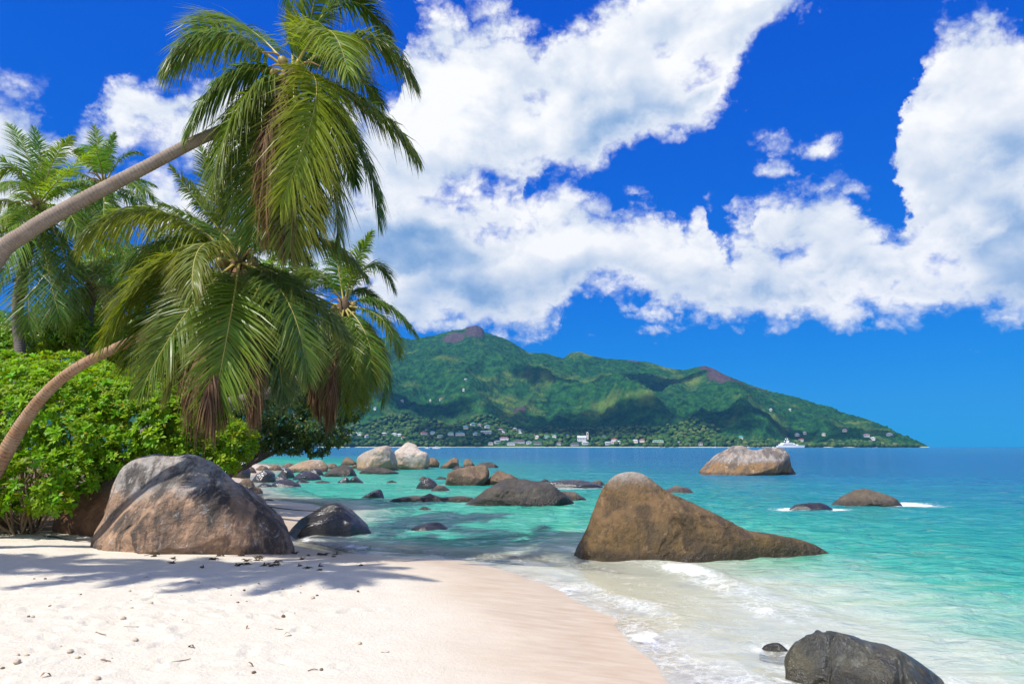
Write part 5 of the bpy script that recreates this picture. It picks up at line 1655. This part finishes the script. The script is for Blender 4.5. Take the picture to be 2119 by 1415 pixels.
def blob_points(blobs, n, rng, shell=0.3):
    """points spread through the outer shell of a union of ellipsoids, with outward axes"""
    vol = np.array([b[3] * b[4] + b[4] * b[5] + b[3] * b[5] for b in blobs])
    pk = rng.choice(len(blobs), n, p=vol / vol.sum())
    Bb = np.array(blobs)[pk]
    d = rng.normal(size=(n, 3))
    d /= np.linalg.norm(d, axis=1)[:, None]
    r_ = 1 - shell * rng.random(n) ** 1.6
    lump = 1 + 0.22 * fbm(d * 2.2 + Bb[:, :3], 3)
    p_ = Bb[:, :3] + d * Bb[:, 3:6] * (r_ * lump)[:, None]
    nrm = d / Bb[:, 3:6]
    nrm /= np.linalg.norm(nrm, axis=1)[:, None]
    keep = np.ones(n, bool)
    for b in blobs:
        q = (p_ - np.array(b[:3])) / np.array(b[3:6])
        keep &= np.sum(q * q, 1) > (0.62 ** 2)
    return p_[keep], nrm[keep]


def stems(root, foot, tips, rng, r0, mat, name='stem'):
    parts = []
    for tp in tips:
        f = foot + rng.normal(0, 0.12, 3) * [1, 1, 0]
        mid = (f + tp) / 2 + rng.normal(0, 0.15, 3)
        pth = smooth_path([f, mid, tp], 9)
        parts.append(tube(pth, np.linspace(r0, r0 * 0.35, 9), 5))
    for V, F in parts:
        o = mk(name, V, F, mat, root)


def shrub(label, blobs, n, seed, foot, tint=(0.185, 0.36, 0.010), length=0.115, nleaf=11, nstem=7, group=None, zmin=0.0):
    rng = np.random.default_rng(seed)
    p_, nr = blob_points(blobs, n, rng)
    k = p_[:, 2] > np.maximum(zmin, 0.12 + ground_base(p_[:, 0], p_[:, 1]))
    p_, nr = p_[k], nr[k]
    # the axis leans to the light and outwards
    axis = nr * 0.8 + np.array([0, -0.15, 0.75]) + rng.normal(0, 0.3, nr.shape)
    V, F, T = rosettes(p_, axis, rng, nleaf, length, tint=tint)
    foot = np.asarray(foot, float)
    root = empty('shrub', foot, label, 'shrub', group)
    o = mk('foliage', V, F, M_SHRUB, root)
    attr(o, 'tint', T, 'FLOAT_COLOR')
    o['kind'] = 'stuff'
    tips = p_[rng.choice(len(p_), nstem)]
    stems(root, foot, tips, rng, 0.03, M_STEM)
    low = p_[p_[:, 2] < np.quantile(p_[:, 2], 0.35)]
    stems(root, foot, low[rng.choice(len(low), 6)], rng, 0.022, M_STEM)
    return root


def bl(px, py, d, rx, ry, rz):
    c = P(px, py, d)
    return (c[0], c[1], c[2], rx, ry, rz)


def foot_at(px, d, dz=-0.1):
    c = P(px, 900, d)
    return np.array([c[0], c[1], gz(c[0], c[1]) + dz])


shrub('low bright shrub spilling over the sand beside the reddish shaded boulder', [bl(60, 1000, 14.2, 0.9, 0.7, 0.62), bl(150, 975, 14.6, 0.6, 0.6, 0.5), bl(-60, 1010, 14.2, 0.9, 0.7, 0.7), bl(110, 1030, 14.1, 0.45, 0.45, 0.35)], 760, 31, foot_at(70, 14.6), nstem=16, length=0.15)
shrub('bright green shrub mound around the foot of the orange palm trunk', [bl(30, 880, 15.2, 1.1, 0.9, 1.0), bl(110, 850, 15.2, 0.9, 0.9, 0.9), bl(170, 900, 15.0, 0.8, 0.8, 0.8), bl(-60, 900, 15.2, 1.0, 0.9, 1.0), bl(60, 790, 15.8, 1.0, 0.8, 0.55)], 1500, 32, foot_at(70, 15.6), length=0.145)
shrub('bright green shrub mound behind the huge sand boulder', [bl(270, 880, 15.6, 1.0, 0.9, 0.9), bl(350, 890, 15.6, 0.9, 0.9, 0.85), bl(300, 830, 16.0, 1.0, 0.8, 0.6), bl(230, 930, 15.1, 0.7, 0.6, 0.6), bl(210, 820, 16.0, 0.9, 0.8, 0.6)], 1500, 33, foot_at(290, 16.0), length=0.145)
shrub('yellow green end of the shrubs leaning towards the bay stones', [bl(430, 900, 16.0, 0.7, 0.7, 0.65), bl(480, 915, 16.2, 0.55, 0.6, 0.5), bl(400, 935, 15.6, 0.6, 0.6, 0.45), bl(450, 955, 15.8, 0.5, 0.5, 0.3), bl(380, 850, 16.2, 0.7, 0.7, 0.5), bl(505, 925, 16.3, 0.25, 0.4, 0.3)], 1000, 34, foot_at(430, 16.3), length=0.14, tint=(0.22, 0.37, 0.010))
shrub('tall bright shrub at the back of the shrub bank under the dark palm trunk', [bl(0, 770, 17.2, 1.3, 1.0, 0.5), bl(130, 765, 17.2, 1.2, 1.0, 0.45), bl(-90, 800, 17.0, 1.2, 1.0, 0.8), bl(230, 790, 17.2, 1.0, 0.9, 0.45)], 1100, 35, foot_at(60, 17.4), length=0.145)
shrub('outer shrub mound where the shrub bank runs on along the beach', [bl(-200, 900, 14.8, 1.3, 1.0, 1.1), bl(-320, 940, 14.4, 1.2, 1.0, 0.9), bl(-200, 1000, 13.8, 0.9, 0.8, 0.6)], 420, 36, foot_at(-230, 14.8), length=0.15)


def tree(label, blobs, n, seed, foot, tint, length, nleaf=9, limbs=8, r0=0.16, shell=0.45, nbranch=None):
    rng = np.random.default_rng(seed)
    p_, nr = blob_points(blobs, n, rng, shell)
    k = p_[:, 2] > 0.25 + ground_base(p_[:, 0], p_[:, 1])
    p_, nr = p_[k], nr[k]
    axis = nr * 0.7 + np.array([0, -0.1, 0.6]) + rng.normal(0, 0.45, nr.shape)
    V, F, T = rosettes(p_, axis, rng, nleaf, length, spread=(45, 100), tint=tint, var=0.4)
    foot = np.asarray(foot, float)
    root = empty('broadleaf_tree', foot, label, 'tree')
    o = mk('crown', V, F, M_TREE, root)
    attr(o, 'tint', T, 'FLOAT_COLOR')
    o['kind'] = 'stuff'
    cen = np.array([b[:3] for b in blobs]).mean(0)
    fork = foot + (cen - foot) * 0.45
    path = smooth_path([foot, foot + (fork - foot) * 0.5 + rng.normal(0, 0.15, 3), fork], 14)
    V, F = tube(path, np.linspace(r0, r0 * 0.7, 14), 9)
    mk('trunk', V, F, M_BARK, root)
    for b in blobs:
        c_ = np.array(b[:3])
        for q in range(limbs // len(blobs) + 1):
            tip = c_ + rng.normal(0, 0.45, 3) * np.array(b[3:6])
            path = smooth_path([fork, (fork + tip) / 2 + rng.normal(0, 0.25, 3), tip], 12)
            V, F = tube(path, np.linspace(r0 * 0.55, r0 * 0.10, 12), 6)
            mk('limb', V, F, M_BARK, root)
    return root


tree('dark leafy tree overhanging the water behind the bowed palm', [bl(640, 880, 24, 0.9, 1.0, 0.75), bl(590, 860, 24, 1.0, 1.0, 0.9), bl(690, 900, 24.5, 0.6, 0.8, 0.5), bl(560, 790, 24.5, 1.2, 1.2, 0.9), bl(640, 800, 24.5, 1.1, 1.1, 0.8), bl(560, 910, 23.6, 0.6, 0.7, 0.5), bl(720, 830, 25, 0.75, 0.9, 0.8), bl(755, 770, 25.5, 0.5, 0.8, 0.7), bl(600, 915, 23.8, 0.8, 0.7, 0.45), bl(530, 900, 23.8, 0.8, 0.8, 0.6), bl(655, 925, 24, 0.5, 0.6, 0.35)],
     3700, 41, foot_at(440, 27), (0.040, 0.095, 0.016), 0.13)
tree('broad bright leaved tree standing behind the low leaning palm', [bl(300, 570, 24, 1.7, 1.4, 1.0), bl(380, 590, 24.5, 1.4, 1.4, 1.0), bl(330, 650, 24, 1.8, 1.4, 1.1), bl(250, 630, 24, 1.2, 1.2, 1.0), bl(430, 660, 24, 1.5, 1.4, 1.2), bl(540, 620, 25, 1.6, 1.4, 1.5), bl(600, 560, 25.5, 1.0, 1.0, 0.8), bl(520, 720, 25, 1.7, 1.4, 1.2), bl(240, 560, 24.5, 1.3, 1.2, 0.9), bl(220, 700, 24.5, 1.6, 1.2, 1.1)],
     5600, 42, foot_at(360, 26), (0.13, 0.29, 0.012), 0.18, r0=0.22)
tree('dark round tree between the shrub bank and the palms', [bl(180, 690, 21, 1.3, 1.1, 0.7), bl(260, 720, 21, 1.2, 1.1, 0.7), bl(90, 700, 21, 1.2, 1.1, 0.6), bl(330, 740, 21, 1.2, 1.0, 0.8), bl(400, 760, 21.5, 1.2, 1.0, 0.9), bl(470, 790, 22, 1.0, 1.0, 0.9), bl(20, 720, 21, 1.0, 1.0, 0.6)],
     4600, 43, foot_at(240, 22), (0.135, 0.29, 0.012), 0.15)
tree('leafy tree closing the gap behind the dark trunked palms', [bl(-60, 690, 25, 1.8, 1.4, 0.9), bl(160, 660, 27, 1.6, 1.4, 1.0), bl(210, 540, 27, 1.0, 1.0, 0.8), bl(-200, 700, 25, 2.0, 1.5, 1.4)],
     2600, 44, foot_at(0, 27), (0.13, 0.28, 0.012), 0.16)
tree('low dark tree at the back of the stone heap', [bl(470, 880, 21, 1.0, 0.9, 0.7), bl(520, 850, 22, 1.0, 0.9, 0.9), bl(420, 840, 20.5, 1.1, 0.9, 0.8), bl(340, 800, 20, 1.2, 0.9, 0.9)], 1700, 45, foot_at(440, 22), (0.045, 0.10, 0.016), 0.13)

# ------------------------------------------------------------------ rope and small things on the sand
M_ROPE = mat_plain('dark_rope', (0.05, 0.045, 0.04), 0.9, 0.2, 20)
a, b_ = G(30, 1093, 0.5), G(205, 1116, 0.42)
pts = [np.array([a[0] + (b_[0] - a[0]) * k / 8, a[1] + (b_[1] - a[1]) * k / 8, 0]) for k in range(9)]
for k, q in enumerate(pts):
    q[2] = sand_z(q[0], q[1]) + 0.02 + 0.02 * math.sin(k * 2.1)
V, F = tube(smooth_path(pts, 40), [0.016] * 40, 6)
tag(mk('rope', V, F, M_ROPE), 'dark rope lying on sand between shrubs and huge boulder', 'rope')
a, b_ = P(545, 1046, 17.5), P(665, 1057, 17.0)
pts = [a + (b_ - a) * k / 6 + np.array([0, 0, -0.10 * math.sin(math.pi * k / 6) * 0.3]) for k in range(7)]
V, F = tube(smooth_path(pts, 30), [0.012] * 30, 6)
tag(mk('mooring_rope', V, F, M_ROPE), 'taut dark mooring rope between huge boulder and wet black boulder', 'rope')

M_CORAL = mat_plain('bleached_coral', (0.50, 0.42, 0.31), 0.9, 0.3, 25)
M_PEB = mat_plain('brown_pebble', (0.16, 0.115, 0.075), 0.8, 0.35, 25)
M_WEED = mat_plain('dry_seaweed', (0.085, 0.060, 0.030), 0.9, 0.35, 30)
M_TWIG = mat_plain('dry_twig', (0.17, 0.105, 0.065), 0.9, 0.3, 20)
M_DLEAF = mat_plain('dry_leaf', (0.24, 0.115, 0.05), 0.7, 0.3, 20)
drng = np.random.default_rng(77)
lump = []
for k in range(6):
    v = I2v * np.array([1, 0.75 + 0.2 * drng.random(), 0.55 + 0.2 * drng.random()])
    v = v * (1 + 0.45 * fbm(I2v * 1.7 + k * 7.1, 3) + 0.18 * pn(I2v * 4.1 + k * 3))[:, None]
    lump.append(v)


def put(name, label, cat, group, V, F, mat, px, py, z0=0.45, lift=0.0):
    g_ = G(px, py, z0)
    for _ in range(4):
        g_ = G(px, py, sand_z(g_[0], g_[1]))
    o = mk(name, V, F, mat)
    o.location = (g_[0], g_[1], sand_z(g_[0], g_[1]) + lift)
    tag(o, label, cat, group)
    return o


shared = {}
KN = [(268, 1223, 1), (505, 1221, 0), (535, 1209, 0), (647, 1238, 1), (585, 1220, 0), (622, 1227, 0), (48, 1114, 0), (126, 1234, 0), (167, 1230, 0), (312, 1244, 1), (271, 1242, 0), (478, 1231, 0), (492, 1247, 0), (510, 1244, 0), (36, 1356, 1), (55, 1356, 1), (172, 1355, 1), (232, 1362, 0), (125, 1334, 1), (255, 1280, 1), (378, 1282, 0), (280, 1325, 1), (170, 1400, 1), (200, 1406, 1), (410, 1205, 1), (275, 1206, 1), (665, 1386, 0), (525, 1391, 0), (35, 1372, 1), (5, 1383, 0)]
for i in range(18):
    KN.append((drng.uniform(5, 760), 1195 + 215 * drng.random() ** 1.3, int(drng.random() < 0.5)))
for px, py, kd in KN:
    s = drng.uniform(0.010, 0.026) * (1.2 if kd else 0.8)
    v = lump[int(drng.integers(6))] @ np.array(Matrix.Rotation(drng.uniform(0, 6.28), 3, 'Z')).T * s
    if kd:
        put('coral_fragment', 'bleached tan coral fragment lying on the dry sand', 'coral', 'coral fragments on the dry sand', v, I2f, M_CORAL, px, py, lift=s * 0.25)
    else:
        put('pebble', 'small dark pebble lying on the dry sand', 'pebble', 'dark pebbles on the dry sand', v, I2f, M_PEB, px, py, lift=s * 0.25)
for i in range(34):
    px, py = drng.uniform(300, 700), drng.uniform(1145, 1182)
    if i < 4:
        px, py = (560, 748, 510, 620)[i], (1172, 1170, 1168, 1171)[i]
    s = drng.uniform(0.03, 0.07)
    tw_ = []
    for k in range(9):
        d_ = drng.normal(size=3) * [1, 1, 0.3]
        d_ /= np.linalg.norm(d_)
        tw_.append(tube(smooth_path([drng.normal(0, .3, 3) * s * [1, 1, .3], d_ * s * 0.8 + [0, 0, s * .3], d_ * s * 1.5 + drng.normal(0, .4, 3) * s * [1, 1, .3]], 6), np.linspace(0.010, 0.004, 6), 4))
    V, F = join(tw_)
    put('seaweed_clump', 'tangled brown seaweed scrap in the shade before the huge boulder', 'seaweed', 'seaweed scraps along the high water line', V, F, M_WEED, px, py, lift=0.008)
for i in range(8):
    px, py = drng.uniform(5, 860), 1200 + 210 * drng.random()
    L = drng.uniform(0.03, 0.10)
    a_ = drng.uniform(-0.7, 0.7)
    d_ = np.array([math.cos(a_), math.sin(a_), 0])
    V, F = tube(smooth_path([-d_ * L, drng.normal(0, .012, 3) * [1, 1, .3], d_ * L], 8), np.linspace(0.005, 0.003, 8), 5)
    put('twig', 'thin dry twig lying on the open sand', 'twig', 'dry twigs on the sand', V, F, M_TWIG, px, py, lift=0.006)
for i in range(6):
    px, py = drng.uniform(5, 620), 1195 + 210 * drng.random()
    L = drng.uniform(0.05, 0.1)
    v = LV * np.array([L, L * 1.1, L * 1.6])
    v[:, 2] += 0.012 * np.sin(v[:, 0] / L * 4)
    v = v @ np.array(Matrix.Rotation(drng.uniform(0, 6.28), 3, 'Z')).T
    put('fallen_leaf', 'curled brown fallen leaf on the sand', 'leaf', 'fallen leaves on the sand', v, LF, M_DLEAF, px, py, lift=0.012)

# ------------------------------------------------------------------ haze
m_, t, out = material('haze_air')
vol = t.n('ShaderNodeVolumePrincipled', {'Color': (0.14, 0.48, 1.0, 1), 'Density': 0.000055, 'Anisotropy': 0.1})
t.link(vol.outputs[0], out.inputs['Volume'])
V, F = box(-9600, 9600, -9600, 9600, -7.5, 720)
hz_ = mk('haze', V, F, m_, smooth=False)
tag(hz_, 'thin blue haze lying over the bay', 'haze', kind='stuff')
bpy.context.view_layer.update()
